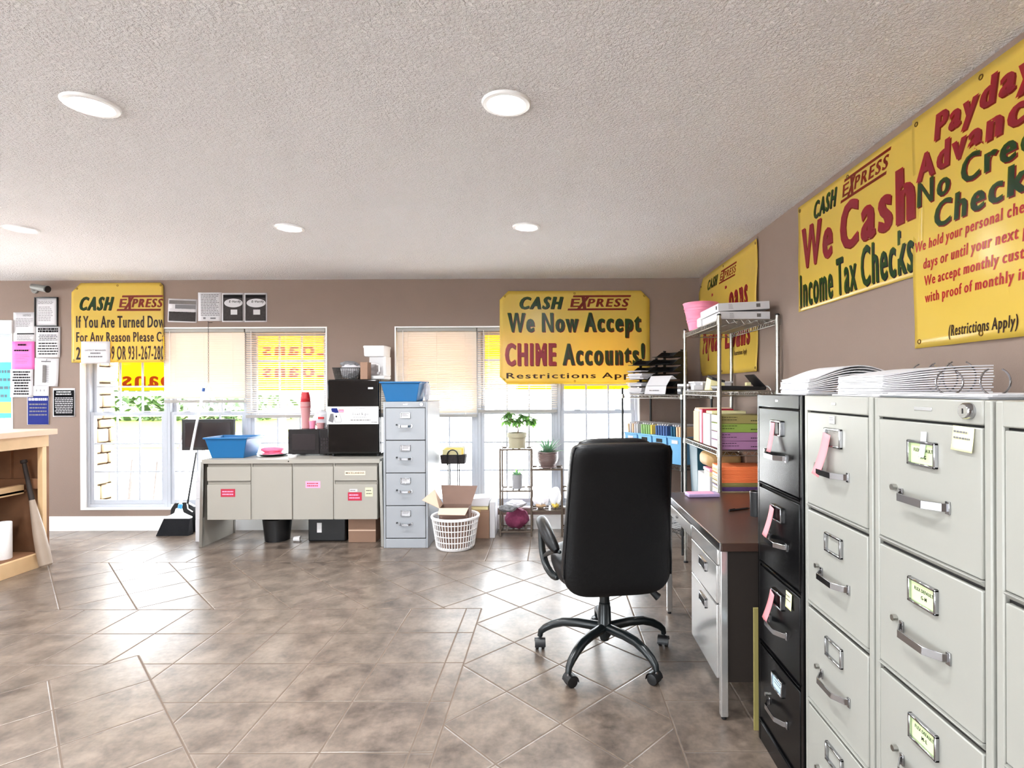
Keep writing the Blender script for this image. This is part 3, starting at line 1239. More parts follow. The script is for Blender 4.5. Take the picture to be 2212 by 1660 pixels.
Y0 = 2.165
sh = (.006, 'ink_dark')
items = [('Payday', lr(Y0, (.125, .568, 2.25, 2.375)), 'ink_red', .038, .12, (.007, 'ink_dark')),
         ('Advances', lr(Y0, (.016, .676, 2.165, 2.262)), 'ink_red', .038, .12, (.007, 'ink_dark')),
         ('No Credit', lr(Y0, (.018, .676, 2.068, 2.16)), 'ink_green', .03, .08, sh),
         ('Checks', lr(Y0, (.115, .58, 1.958, 2.054)), 'ink_green', .03, .08, sh),
         ('We hold your personal check for 14', lr(Y0, (.012, .68, 1.882, 1.934)), 'ink_red', .026, .05, None),
         ('days or until your next payday', lr(Y0, (.06, .635, 1.808, 1.861)), 'ink_red', .026, .05, None),
         ('We accept monthly customers', lr(Y0, (.065, .63, 1.744, 1.794)), 'ink_red', .026, .05, None),
         ('with proof of monthly income', lr(Y0, (.065, .63, 1.68, 1.73)), 'ink_red', .026, .05, None),
         ('(Restrictions Apply)', lr(Y0, (.19, .495, 1.54, 1.592)), 'ink_black', .022, .12, None)]
banner('b', 'largest yellow banner, cut by the right edge of the view, above the beige cabinets', XR, lr(Y0, (0, .7, 1.522, 2.418)), items,
       (RX, Y0 - .35, 1.522), amp=.006, seed=4)

Y0 = 5.31
items = [('CASH', lr(Y0, (.31, .62, 2.255, 2.345)), 'ink_green', .040, .25, (.005, 'ink_black')),
         ('LOGO', lr(Y0, (.68, 1.05, 2.245, 2.35))),
         ('I', lr(Y0, (.46, .50, 1.98, 2.2)), 'ink_red', .038, 0, (.006, 'ink_dark')),
         ('Loans', lr(Y0, (.82, 1.32, 1.97, 2.2)), 'ink_red', .038, 0, (.006, 'ink_dark')),
         ('Payday Loans', lr(Y0, (.12, 1.33, 1.62, 1.92)), 'ink_red', .036, 0, (.006, 'ink_dark')),
         ('Restrictions Apply', lr(Y0, (1.02, 1.28, 1.61, 1.66)), 'ink_black', .022, 0, None)]
banner('b', 'rippled yellow banner in the far right corner behind the chrome wire rack', XR, lr(Y0, (0, 1.5, 1.485, 2.405)), items,
       (RX, Y0 - .75, 1.485), chamfer=(.05, 0, 0, .12), amp=.012, seed=5)


# ================================================================== NOTICES ON THE BACK WALL
def sheet(name, label, cat, px, mat, group=None, w0=.001, th=.0012, curl=.004, Y=BACK, extra=None, frame=None, rot=0.):
    a, b, c, d = rect_px(*px, Y - .003)
    t = thing(name, label, cat, ((a + b) / 2, Y, c), group=group)
    X = Matrix.Translation(-Vector(t.location)) @ plane_back(Y) @ Matrix.Translation(((a + b) / 2, (c + d) / 2, 0)) @ Matrix.Rotation(rot, 4, 'Z')
    hw, hh = (b - a) / 2, (d - c) / 2
    mb = MB()
    fn = lambda u, v: (-hw + 2 * hw * u, -hh + 2 * hh * v, w0 + th / 2 + curl * (1 - v) ** 2 * (.5 + .5 * math.sin(3 * u + a * 9)))
    mb.sheet(fn, 6, 6, mat, X)
    mb.build('sheet', t, solid=th, smooth=60)
    if extra:
        mb = MB()
        W = w0 + th + curl + .0006
        extra(mb, X, hw, hh, W)
        mb.build('print', t, smooth=0)
    if frame:
        mb = MB()
        f = .008
        for p in ((-hw - f, -hw, -hh - f, hh + f), (hw, hw + f, -hh - f, hh + f), (-hw, hw, -hh - f, -hh), (-hw, hw, hh, hh + f)):
            mb.box(p[0], p[1], p[2], p[3], 0, .016, frame, X)
        mb.build('frame', t, bevel=.002)
    return t


def tl(n, r, mat='print', fill=.45, rag=.3, seed=0, center=False):
    return lambda mb, X, hw, hh, W: text_lines(mb, (r[0] * hw, r[1] * hw, r[2] * hh, r[3] * hh), n, mat, W, X, fill, rag, seed, center)


def multi(*fs):
    def f(mb, X, hw, hh, W):
        for q in fs:
            q(mb, X, hw, hh, W)
    return f


def block(r, mat, dw=0.):
    return lambda mb, X, hw, hh, W: mb.add([(r[0] * hw, r[2] * hh, W + dw), (r[1] * hw, r[2] * hh, W + dw), (r[1] * hw, r[3] * hh, W + dw), (r[0] * hw, r[3] * hh, W + dw)], [(0, 1, 2, 3)], mat, X)


def word(body, r, mat, bold=.02, dw=.0003, shear=0.):
    return lambda mb, X, hw, hh, W: mb.text(body, (r[0] * hw, r[1] * hw, r[2] * hh, r[3] * hh), W + dw, mat, X, bold=bold, shear=shear)


def ellipse(cx, cy, rx, ry, mat, dw=.0002):
    def f(mb, X, hw, hh, W):
        mb.poly([((cx + rx * math.cos(q * PI / 16)) * hw, (cy + ry * math.sin(q * PI / 16)) * hh, W + dw) for q in range(32)], mat, X)
    return f


GN = 'sheets posted on the back wall'
sheet('framed_certificate', 'thin framed white page topmost among the papers on the left', 'frame', (78, 644, 124, 704), 'paper', GN, w0=.004, curl=0,
      extra=multi(tl(3, (-.8, .7, .55, .8), 'print_grey', seed=1), tl(9, (-.75, .75, -.7, .4), 'print_grey', .3, seed=2)), frame='black_plastic')
sheet('posted_notice', 'white form pinned directly above the pink page', 'notice', (29, 675, 77, 739), 'paper', GN,
      extra=multi(word('NOTICE', (-.1, .6, .72, .86), 'print_grey'), tl(6, (-.75, .9, .0, .62), 'print_grey', .3, seed=3), block((-.65, .9, -.5, -.42), 'print'), tl(5, (-.65, .9, -.9, -.56), 'print_grey', .3, seed=4)))
sheet('posted_notice', 'bright pink page among the white papers on the left', 'notice', (27, 738, 75, 799), 'pink_paper', GN, w0=.0045,
      extra=multi(tl(1, (-.45, .3, .66, .86), 'print', .6, 0, 5), tl(1, (-.8, .6, .26, .46), 'print', .5, .1, 6), tl(6, (-.8, .6, -.6, .1), 'print_grey', .15, .3, 7)))
sheet('posted_notice', 'white page of bold black lines right below the pink page', 'notice', (24, 798, 73, 859), 'paper', GN, w0=.009,
      extra=multi(tl(9, (-.8, .8, -.85, .9), 'print', .5, .25, 8, True)))
sheet('posted_notice', 'white page with two bold title lines beside the pink page', 'notice', (79, 706, 131, 773), 'paper', GN, w0=.006,
      extra=multi(tl(2, (-.82, .85, .62, .92), 'print', .75, .02, 9, True), tl(4, (-.8, .8, .08, .5), 'print', .35, .2, 10, True), tl(5, (-.85, .85, -.85, 0), 'print', .4, .2, 11, True)))
sheet('posted_notice', 'white page with a small grey chart in the middle', 'notice', (75, 774, 127, 835), 'paper', GN, w0=.0035, curl=.008, rot=R(-1.5),
      extra=multi(block((-.4, .4, .72, .8), 'print_grey'), word('/', (-.05, .1, .7, .95), 'print_grey'), block((-.28, .0, -.75, .5), 'photo_mid'), tl(10, (.02, .28, -.75, .5), 'print_grey', .25, .1, 12)))
sheet('posted_notice', 'small blank white strip above the navy blue poster', 'notice', (71, 834, 107, 856), 'paper', GN, w0=.008, curl=.002,
      extra=multi(block((-.5, -.42, -.1, .3), 'print_grey'), block((-.04, .04, -.1, .3), 'print_grey'), block((.42, .5, -.1, .3), 'print_grey')))
sheet('posted_notice', 'navy blue poster with white lettering above the wooden counter', 'poster', (59, 854, 106, 918), 'paper', GN, w0=.002,
      extra=multi(block((-.92, .98, -.98, .95), 'navy'), lambda mb, X, hw, hh, W: tl(1, (-.85, .9, .6, .84), 'paper', .7, .05, 13, True)(mb, X, hw, hh, W + .0004),
                  lambda mb, X, hw, hh, W: tl(4, (-.8, .85, -.45, .5), 'print_grey', .4, .2, 14, True)(mb, X, hw, hh, W + .0004)))
sheet('posted_notice', 'black poster with white border and lettering left of the big window', 'poster', (114.5, 839, 162, 901), 'paper', GN, w0=.001,
      extra=multi(block((-.9, .94, -.92, .86), 'black_print_sheet'), lambda mb, X, hw, hh, W: tl(2, (-.8, .8, .5, .82), 'paper', .5, .2, 15, True)(mb, X, hw, hh, W + .0004),
                  lambda mb, X, hw, hh, W: tl(9, (-.8, .85, -.78, .38), 'paper', .42, .12, 16, True)(mb, X, hw, hh, W + .0004)))
sheet('posted_notice', 'grey group photograph flyer just right of the left yellow banner', 'flyer', (363, 646, 426, 697), 'paper', GN, rot=R(-2),
      extra=multi(block((-.92, .92, -.9, -.1), 'photo_dark'), block((-.92, .92, .55, .86), 'photo_mid'), block((-.5, .9, .15, .5), 'print_grey'), tl(1, (-.85, .85, -.15, .2), 'paper', .8, .0, 17)))
sheet('posted_notice', 'white page of grey text left of the two dark flyers', 'flyer', (428, 632, 479, 694), 'paper', GN,
      extra=multi(tl(14, (-.75, .85, -.65, .9), 'print_grey', .4, .2, 18), block((-.55, -.35, -.86, -.74), 'print_grey'), block((.05, .5, -.86, -.76), 'print_grey')))
for i, (a, b) in enumerate(((480, 527), (528, 577))):
    sheet('posted_notice', ['dark grey flyer with a white oval, left one of a pair', 'dark grey flyer with a white oval, right one of a pair'][i], 'flyer', (a, 633, b, 696), 'paper', GN,
          extra=multi(block((-.9, .9, -.92, .88), 'photo_dark'), block((-.85, .85, .66, .84), 'print', .0001), ellipse(.05, .3, .84, .3, 'paper', .0003),
                      word('E-Verify', (-.35, .75, .28, .48), 'print', .03, .0006, .2), block((-.2, .4, -.5, -.15), 'paper', .0003)))
# white page pinned on the left banner
sheet('posted_notice', 'white typed page pinned on the lower left of the yellow banner', 'notice', (178, 738, 240, 786), 'paper', GN, w0=.0145, curl=.003, th=.001,
      extra=multi(word('DISTRICT MANAGER', (-.72, .72, .12, .26), 'print_grey', .01), tl(1, (-.35, .35, -.22, .08), 'print_grey', .4, 0, 19, True), tl(1, (-.5, .5, -.52, -.24), 'print_grey', .4, 0, 20, True)))

# security camera above the papers
p = at(92, 625, BACK - .05)
t = thing('security_camera', 'small grey security camera high on the wall above the framed page', 'camera', (p.x, BACK, p.z))
mb = MB()
mb.cyl((-.11, 0, 0), (-.11, -.02, 0), .035, 'camera_grey')
mb.build('wall_plate', t, bevel=.004)
mb = MB()
mb.tube([(-.11, -.02, 0), (-.1, -.06, .01), (-.05, -.08, .02)], .01, 'camera_grey')
mb.build('arm', t)
mb = MB()
mb.cyl((-.07, -.08, .02), (.09, -.1, -.01), .028, 'camera_grey', .032)
mb.cyl((.09, -.1, -.01), (.1, -.1, -.012), .034, 'black_plastic')
mb.build('camera_body', t, bevel=.004)

# turquoise poster in the far left window
p = at(5, 780, BACK + .06)
t = thing('window_poster', 'turquoise and red sales poster in the window at the far left', 'poster', (-5.44, BACK + .048, 1.1))
mb = MB()
mb.box(-.2, .14, -.001, .001, 0, .55, 'turquoise')
mb.build('sheet', t)
mb = MB()
X = plane_back(-.0025)
mb.add([(-.2, .05, 0), (.1, .05, 0), (.1, .16, 0), (-.2, .16, 0)], [(0, 1, 2, 3)], 'folder_yellow', X)
text_lines(mb, (-.18, .12, .18, .5), 4, 'teal', .0005, X, .35, .3, 3)
mb.build('print', t, smooth=0)


# ================================================================== FILING CABINETS
def handle_mb(w, X):
    """flat bow pull: two feet and a bent grip, out along -y"""
    mb = MB(X)
    prof = [(-w / 2, 0), (-w / 2 + .004, -.012), (-w * .27, -.034), (w * .27, -.034), (w / 2 - .004, -.012), (w / 2, 0)]
    th, h = .0035, .0085
    n = len(prof)
    vs = []
    for x, y in prof:
        vs += [(x, y, -h), (x, y + th, -h), (x, y + th, h), (x, y, h)]
    fs = []
    for i in range(n - 1):
        for j in range(4):
            a, b = i * 4 + j, i * 4 + (j + 1) % 4
            fs.append((a, a + 4, b + 4, b))
    mb.add(vs, fs, 'chrome')
    for s in (-1, 1):
        mb.box(s * w / 2 - .006, s * w / 2 + .006, -.004, 0, -.013, .013, 'chrome')
    return mb


def filing_cabinet(label, loc, rz, w, d, h, mat, head, base, latch='black_plastic', cards=None, lock=False, group=None, hw=.15, holder=(.09, .055), lip=True, badge=None):
    t = thing('filing_cabinet', label, 'filing cabinet', loc, rz, group)
    s = .018
    mb = MB()
    mb.box(-w / 2, w / 2, .012, d, 0, h, mat)                       # carcass
    mb.box(-w / 2, -w / 2 + s, 0, .02, 0, h, mat)                   # stiles
    mb.box(w / 2 - s, w / 2, 0, .02, 0, h, mat)
    mb.box(-w / 2 + s, w / 2 - s, -.002, .02, h - head, h, mat)     # head rail
    mb.box(-w / 2 + s, w / 2 - s, 0.001, .02, 0, base - .006, mat)  # plinth
    mb.build('carcass', t, bevel=.003)
    mb = MB()
    mb.box(-w / 2 + s, w / 2 - s, .0105, .0125, base - .006, h - head, 'dark_gap')  # dark sheet painted in for the shade between the drawers
    mb.build('drawer_gap_shade', t, smooth=0)
    dh = (h - head - base) / 4
    dw = w / 2 - s - .004
    for k in range(4):
        z1 = h - head - k * dh - .005
        z0 = z1 - dh + .007
        mb = MB()
        mb.box(-dw, dw, -.001, .011, z0 + (.014 if lip else 0), z1, mat)
        if lip:
            mb.hexa([(-dw, .004, z0), (dw, .004, z0), (dw, .011, z0), (-dw, .011, z0)],
                    [(-dw, -.009, z0 + .013), (dw, -.009, z0 + .013), (dw, .011, z0 + .013), (-dw, .011, z0 + .013)], mat)
        dr = mb.build('drawer', t, bevel=.0025)
        zh = z1 - dh * .55
        X = Matrix.Translation((0, -.001, zh))
        handle_mb(hw, X).build('handle', dr, bevel=.001, seg=1)
        mb = MB()
        mb.cyl((-hw / 2 - .022, 0, zh + .012), (-hw / 2 - .022, -.012, zh + .012), .007, 'steel' if latch == 'steel' else latch, n=12)
        mb.build('thumb_latch', dr)
        zc = z1 - dh * .22
        a, b = holder[0] / 2, holder[1] / 2
        mb = MB()
        f = .006
        for p in ((-a, a, b - f, b), (-a, a, -b, -b + f), (-a, -a + f, -b, b), (a - f, a, -b, b)):
            mb.box(p[0], p[1], -.010, 0, zc + p[2], zc + p[3], 'chrome')
        mb.build('label_holder', dr, bevel=.0015, seg=1)
        if cards and cards[k]:
            c = cards[k]
            mb = MB()
            mb.box(-a + f, a - f, -.0035, -.002, zc - b + f, zc + b - f, c[0])
            Xt = Matrix(((1, 0, 0, 0), (0, 0, -1, -.0036), (0, 1, 0, 0), (0, 0, 0, 1)))
            if len(c) > 1:
                mb.text(c[1], (-a * .62, a * .72, zc + b * .12, zc + b * .4), .0004, 'print', Xt, bold=.03)
                mb.text(c[2], (-a * .14, a * .26, zc - b * .42, zc - b * .12), .0004, 'print', Xt, bold=.03)
            elif c[0] != 'dark_gap':
                text_lines(mb, (-a * .6, a * .6, zc - b * .3, zc + b * .4), 2, 'print_grey', .0004, Xt, .4, .3, k)
            mb.build('label_card', dr, smooth=0)
    if lock:
        mb = MB()
        mb.lathe([(.0001, .014), (.013, .014), (.0155, .011), (.0165, 0)], 'chrome', X=Matrix.Translation((w / 2 - .05, -.002, h - head * .45)) @ Matrix.Rotation(R(90), 4, 'X'))
        mb.box(-.0012, .0012, -.0148, -.0139, -.005, .005, 'dark_gap', Matrix.Translation((w / 2 - .05, -.002, h - head * .45)))
        mb.build('lock', t)
    if badge:
        mb = MB()
        mb.box(-badge, badge, -.0035, -.002, h - head * .55, h - head * .38, 'silver_print')
        mb.build('maker_badge', t, bevel=.0008, seg=1)
    return t


FX = .80
GR = 'filing cabinets in a row along the right wall'


def right_cab(label, y0, y1, mat, **k):
    return filing_cabinet(label, (FX, (y0 + y1) / 2, 0), R(-90), y1 - y0, .60, 1.345, mat, .047, .078, group=GR, **k)


right_cab('black four-drawer filing cabinet beside the brown desk', 1.768, 2.158, 'black_metal', latch='steel', cards=[None, None, None, ('blue_card',)], badge=.012)
right_cab('beige filing cabinet right next to the black one', 1.379, 1.751, 'beige_metal', latch='steel', badge=.012)
right_cab('beige filing cabinet with green drawer labels and a round lock', 1.004, 1.370, 'beige_metal', latch='steel', lock=True, badge=.028,
          cards=[('green_card', 'FLEX DEFAULT', 'A-G'), ('green_card', 'FLEX DEFAULT', 'G-M'), ('green_card', 'FLEX DEFAULT', 'M-L'), None])
right_cab('beige filing cabinet cut off by the right edge of the view', .624, .996, 'beige_metal', latch='steel')
filing_cabinet('grey four-drawer filing cabinet against the back wall', (-1.2745, 4.74, 0), 0, .383, .5, 1.262, 'grey_metal', .05, .085, latch='black_plastic',
               cards=[('paper',), ('paper',), ('paper',), ('paper',)], hw=.105, holder=(.085, .05), lip=False, lock=True, badge=.02)


# slips and notes on the right-hand cabinets; u along the drawer front (towards the viewer), v up
def slip(name, label, cat, y, z, w, h, mat, rot=0., curl=.02, group=None, lines=0):
    t = thing(name, label, cat, (FX, y, z), group=group)
    X = Matrix.Translation(-Vector(t.location)) @ plane_right(FX) @ Matrix.Translation((-y, z, .0035 if curl < .01 else .0125)) @ Matrix.Rotation(rot, 4, 'Z')
    mb = MB()
    mb.sheet(lambda a, b: (-w / 2 + w * a, -h * (1 - b), curl * (1 - b) ** 1.6), 3, 8, mat, X)
    mb.build('sheet', t, solid=.0008, smooth=60)
    if lines:
        mb = MB()
        vs = MB(X)
        text_lines(vs, (-w * .4, w * .4, -h * .6, -h * .1), lines, 'print_grey', curl * .5 + .0012, None, .3, .3, 5)
        vs.build('print', t, smooth=0)
    return t


GS = 'pink slips tucked into drawer labels'
slip('paper_slip', 'pink slip hanging in the topmost label holder of the black cabinet', 'slip', 1.975, 1.245, .036, .105, 'pink_slip', R(0), .016, GS)
slip('paper_slip', 'pink slip tilted in the second label holder of the black cabinet', 'slip', 1.985, .94, .036, .115, 'pink_slip', R(-12), .02, GS)
slip('paper_slip', 'pink slip tilted in the third label holder of the black cabinet', 'slip', 1.985, .632, .036, .115, 'pink_slip', R(-14), .02, GS)
slip('paper_slip', 'pink slip hanging from the topmost drawer label of a beige cabinet', 'slip', 1.585, 1.237, .042, .125, 'pink_slip', R(-10), .024, GS)
slip('sticky_note', 'small yellow note on the third drawer of the black cabinet', 'note', 1.865, .675, .045, .055, 'yellow_note', 0, .003, lines=2)
slip('sticky_note', 'pale yellow note below the round lock on the beige cabinet', 'note', 1.068, 1.293, .055, .048, 'yellow_note', R(-2), .004, lines=2)
slip('sticker', 'tiny white sticker above the pink slip on the beige cabinet', 'sticker', 1.572, 1.288, .03, .022, 'paper', 0, .0005, lines=2)
slip('adhesive_tape', 'clear white tape across the first green drawer label', 'tape', 1.183, 1.274, .018, .055, 'white_clear', R(3), .0085)

# ================================================================== CREDENZA AT THE BACK WALL
CX0, CX1, CY, CT = -3.055, -1.505, 4.785, .765
t = thing('metal_credenza', 'long beige steel credenza desk standing against the back windows', 'desk', ((CX0 + CX1) / 2, CY, 0))
hw = (CX1 - CX0) / 2
mb = MB()
mb.box(-hw + .003, hw - .003, -.012, .5, CT - .036, CT, 'beige_desk')
mb.cyl((-.02, -.0125, CT - .018), (-.02, -.0145, CT - .018), .006, 'dark_gap', n=12)
mb.build('worktop', t, bevel=.006)
for s in (-1, 1):
    mb = MB()
    o, i = s * (hw + .016), s * (hw - .014)
    xs = sorted([(s * (hw - .008), s * hw), (o - s * .008, o)])
    lo = [(o - s * .008, .01, 0), (o, .01, 0), (o, .49, 0), (o - s * .008, .49, 0)]
    hi = [(s * (hw - .008), .01, CT - .036), (s * hw, .01, CT - .036), (s * hw, .49, CT - .036), (s * (hw - .008), .49, CT - .036)]
    if s < 0:
        lo, hi = [lo[1], lo[0], lo[3], lo[2]], [hi[1], hi[0], hi[3], hi[2]]
    mb.hexa(lo, hi, 'beige_desk')
    mb.build('end_panel', t, smooth=0)
    for y in (-.006, .47):
        mb = MB()
        lo = [(o - .014, y, 0), (o + .014, y, 0), (o + .014, y + .03, 0), (o - .014, y + .03, 0)]
        hi = [(s * hw - .014, y, CT - .02), (s * hw + .014, y, CT - .02), (s * hw + .014, y + .03, CT - .02), (s * hw - .014, y + .03, CT - .02)]
        mb.hexa(lo, hi, 'steel')
        mb.build('leg', t, bevel=.003)
zt, zb = CT - .036, .240
cols = [(447.5, 542.5), (545.5, 631.5), (633, 720.5), (722.5, 815.5)]
xs = [(at(a, 1060, CY).x - t.location.x, at(b, 1060, CY).x - t.location.x) for a, b in cols]
mb = MB()
mb.box(xs[0][0], xs[-1][1], .012, .48, zb, zt, 'beige_desk')
for a in (xs[0][1], xs[2][1]):
    mb.box(a, a + .012, .002, .02, zb, zt, 'beige_desk')
mb.build('case', t, bevel=.002, smooth=0)


def front(name, a, b, z0, z1):
    mb = MB()
    mb.box(a + .002, b - .002, -.004, .012, z0, z1 - .03, 'beige_desk')
    mb.hexa([(a + .006, .002, z1 - .03), (b - .006, .002, z1 - .03), (b - .006, .012, z1 - .03), (a + .006, .012, z1 - .03)],
            [(a + .006, .008, z1 - .004), (b - .006, .008, z1 - .004), (b - .006, .012, z1 - .004), (a + .006, .012, z1 - .004)], 'groove')
    return mb.build(name, t, bevel=.002)


zm = .578
for j in (0, 3):
    front('drawer', *xs[j], zm, zt)
    front('drawer', *xs[j], zb, zm - .003)
for j in (1, 2):
    front('door', *xs[j], zb, zt)


def cred_card(label, px, mat, lines, cat='card', pm_='print', seed=0, name='taped_card', group=None, txt=None):
    a, b, c, d = rect_px(*px, CY - .005)
    o = thing(name, label, cat, ((a + b) / 2, CY - .0045, c), group=group)
    X = Matrix.Translation(-Vector(o.location)) @ plane_back(CY - .0045)
    mb = MB()
    mb.box(a, b, c, d, 0, .001, mat, X)
    mb.build('sheet', o, smooth=0)
    mb = MB()
    if txt:
        for s_, r in txt:
            mb.text(s_, (a + r[0] * (b - a), a + r[1] * (b - a), c + r[2] * (d - c), c + r[3] * (d - c)), .0014, pm_, X, bold=.02)
    else:
        text_lines(mb, (a + .1 * (b - a), b - .1 * (b - a), c + .15 * (d - c), d - .15 * (d - c)), lines, pm_, .0014, X, .45, .2, seed)
    mb.build('print', o, smooth=0)


cred_card('red card on the lower left drawer of the credenza', (477, 1057, 508, 1074), 'red_card', 2, pm_='pink_card', seed=1)
cred_card('red card on the lower right drawer of the credenza', (751.5, 1064, 781.5, 1082), 'red_card', 2, pm_='pink_card', seed=2)
cred_card('pink note with two written lines on a credenza door', (660, 1040, 692, 1055), 'pink_card', 2, cat='note', pm_='red_card', seed=3)
cred_card('peach strip lettered in black on the upper right drawer', (745, 1018, 789, 1027), 'peach_card', 1, pm_='print', seed=4, txt=[('MISCELLANEOUS', (.05, .95, .3, .75))])
cred_card('small yellow note on the lower right drawer of the credenza', (789, 1054, 805, 1073), 'yellow_note', 2, cat='note', pm_='print_grey', seed=5)
cred_card('small white strip over the red card on the right drawer', (755, 1057, 772, 1063), 'paper', 1, pm_='print_grey', seed=6)

# ---- things on the credenza
def bin_mb(w0, w1, d0, d1, h, mat, rim=.012, th=.003):
    mb = MB()
    lo = [(-w0 / 2, -d0 / 2, 0), (w0 / 2, -d0 / 2, 0), (w0 / 2, d0 / 2, 0), (-w0 / 2, d0 / 2, 0)]
    hi = [(-w1 / 2, -d1 / 2, h), (w1 / 2, -d1 / 2, h), (w1 / 2, d1 / 2, h), (-w1 / 2, d1 / 2, h)]
    ri = [(x * (1 + rim * 2 / w1), y * (1 + rim * 2 / d1), z) for x, y, z in hi]
    rl = [(x, y, z - .014) for x, y, z in ri]
    ih = [(x * (1 - th * 2 / w1), y * (1 - th * 2 / d1), z) for x, y, z in hi]
    il = [(x * (1 - th * 2 / w0), y * (1 - th * 2 / d0), th) for x, y, z in lo]
    vs = lo + hi + ri + rl + ih + il
    fs = [(3, 2, 1, 0)]
    for i in range(4):
        j = (i + 1) % 4
        hl = (4 + i, 4 + j)
        fs.append((i, j, 4 + j, 4 + i))
        fs.append((4 + i, 4 + j, 12 + j, 12 + i))
        fs.append((12 + i, 12 + j, 8 + j, 8 + i))
        fs.append((8 + i, 8 + j, 16 + j, 16 + i))
        fs.append((16 + i, 16 + j, 20 + j, 20 + i))
    fs.append((20, 21, 22, 23))
    # drop the duplicated wall top under the rim
    mb.add([(x, y, z if k not in (4, 5, 6, 7) else z - .014) for k, (x, y, z) in enumerate(vs)], fs, mat)
    return mb


p = at(503, 990, 4.98)
t = thing('storage_bin', 'blue tapered plastic bin standing on the left end of the credenza', 'bin', (p.x + .012, 4.99, CT))
bin_mb(.285, .37, .22, .28, .185, 'blue_bin').build('bin_body', t, bevel=.004)

t = thing('plate', 'dark-edged plate carrying pink napkins on the credenza', 'plate', (at(590, 980, 5.05).x, 5.06, CT))
mb = MB()
mb.lathe([(.0001, .004), (.07, .004), (.11, .009), (.138, .022), (.139, .024), (.11, .013), (.07, .008), (.0001, .008)], 'white_plastic', n=40)
mb.build('plate_body', t)
mb = MB()
mb.lathe([(.07, 0), (.112, .007), (.1385, .0215), (.11, .0085), (.07, .0035)], 'black_plastic', n=40)
mb.build('dark_underside', t)
t = thing('napkin_pile', 'pile of bright pink napkins lying on the plate', 'napkins', (at(588, 980, 5.05).x, 5.06, CT + .0085))
mb = MB()
for i in range(7):
    a = i * .5
    r = .105 - .004 * i
    z = i * .007
    mb.hexa([(r * math.cos(a + q) * (1.05 if q == 0 else .95), r * .75 * math.sin(a + q), z) for q in (0, PI / 2, PI, 3 * PI / 2)],
            [(r * math.cos(a + q) * 1., r * .75 * math.sin(a + q), z + .0065) for q in (0, PI / 2, PI, 3 * PI / 2)], 'hotpink')
blob(mb, (-.005, 0, .048), (.105, .075, .024), 'hotpink', 3, .12, 3)
mb.build('napkins', t, bevel=.001, seg=1, smooth=50)
t = thing('paper_cup_lid', 'small white lid on the credenza in front of the microwave', 'lid', (at(630, 984, 4.9).x, 4.92, CT))
mb = MB()
mb.lathe([(.0001, 0), (.034, 0), (.04, .016), (.04, .02), (.0001, .022)], 'white_plastic', n=24)
mb.build('lid_body', t)

# microwave
mx0 = at(622, 960, 5.02).x
t = thing('microwave', 'black microwave oven on the credenza, half behind the mini fridge', 'microwave', (mx0 + .19, 5.02, CT))
mb = MB()
mb.box(-.19, .19, .02, .3, .012, .245, 'microwave')
mb.build('case', t, bevel=.006)
mb = MB()
mb.box(-.19, .095, 0, .02, .016, .243, 'microwave')
d = mb.build('door', t, bevel=.004)
mb = MB()
mb.box(-.155, .06, -.002, .001, .055, .2, 'mw_window')
mb.build('door_window', d, bevel=.001, smooth=0)
mb = MB()
mb.box(.097, .19, 0, .02, .016, .243, 'microwave')
c = mb.build('control_panel', t, bevel=.004)
mb = MB()
for i in range(4):
    for j in range(3):
        mb.box(.11 + j * .024, .128 + j * .024, -.002, .001, .06 + i * .028, .08 + i * .028, 'mw_window')
mb.build('buttons', c, smooth=0)
for u in (-.16, .16):
    for y in (.05, .26):
        mb = MB()
        mb.cyl((u, y, 0), (u, y, .013), .015, 'black_plastic', n=12)
        mb.build('foot', t)
ztop = CT + .245
# red cups
t = thing('cup_stack', 'tall stack of red disposable cups in a plastic sleeve on the microwave', 'cups', (at(660, 900, 5.14).x, 5.14, ztop), rz=.2)
mb = MB()
zz = 0
for i in range(9):
    z = .2 + i * .0085
    mb.lathe([(.045 - i * .0006, z), (.0452, z + .006), (.0435, z + .008)], 'red', n=24)
mb.lathe([(.042, .205), (.042, .285), (.030, .338), (.0001, .338)], 'red', n=24)
mb.build('cups', t)
mb = MB()
mb.lathe([(.0001, .0), (.034, .0), (.033, .06), (.037, .12), (.045, .19), (.0455, .2), (.0458, .245), (.044, .246)], 'pink_sleeve', n=24)
mb.tube([(.046 * math.cos(q * PI / 8), .046 * math.sin(q * PI / 8), .198) for q in range(16)], .002, 'red', 6, closed=True)
mb.build('plastic_sleeve', t)
t = thing('cutlery_bag', 'crumpled clear bag of pink cups and cutlery on the microwave', 'bag', (at(690, 905, 5.18).x + .015, 5.19, ztop))
mb = MB()
blob(mb, (0, 0, .085), (.075, .06, .085), 'white_clear', 5, .25, 2.2, flat=0)
mb.build('bag', t)
mb = MB()
mb.lathe([(.0001, .0), (.024, .0), (.03, .07), (.029, .07), (.024, .003)], 'pink', (-.055, -.07, 0), n=20)
mb.lathe([(.0001, .0), (.03, .0), (.036, .05), (.035, .05), (.03, .003)], 'pink_sleeve', (.03, -.09, 0), n=20)
mb.box(.0, .05, -.075, -.06, .085, .105, 'red')
mb.build('pink_cups', t)

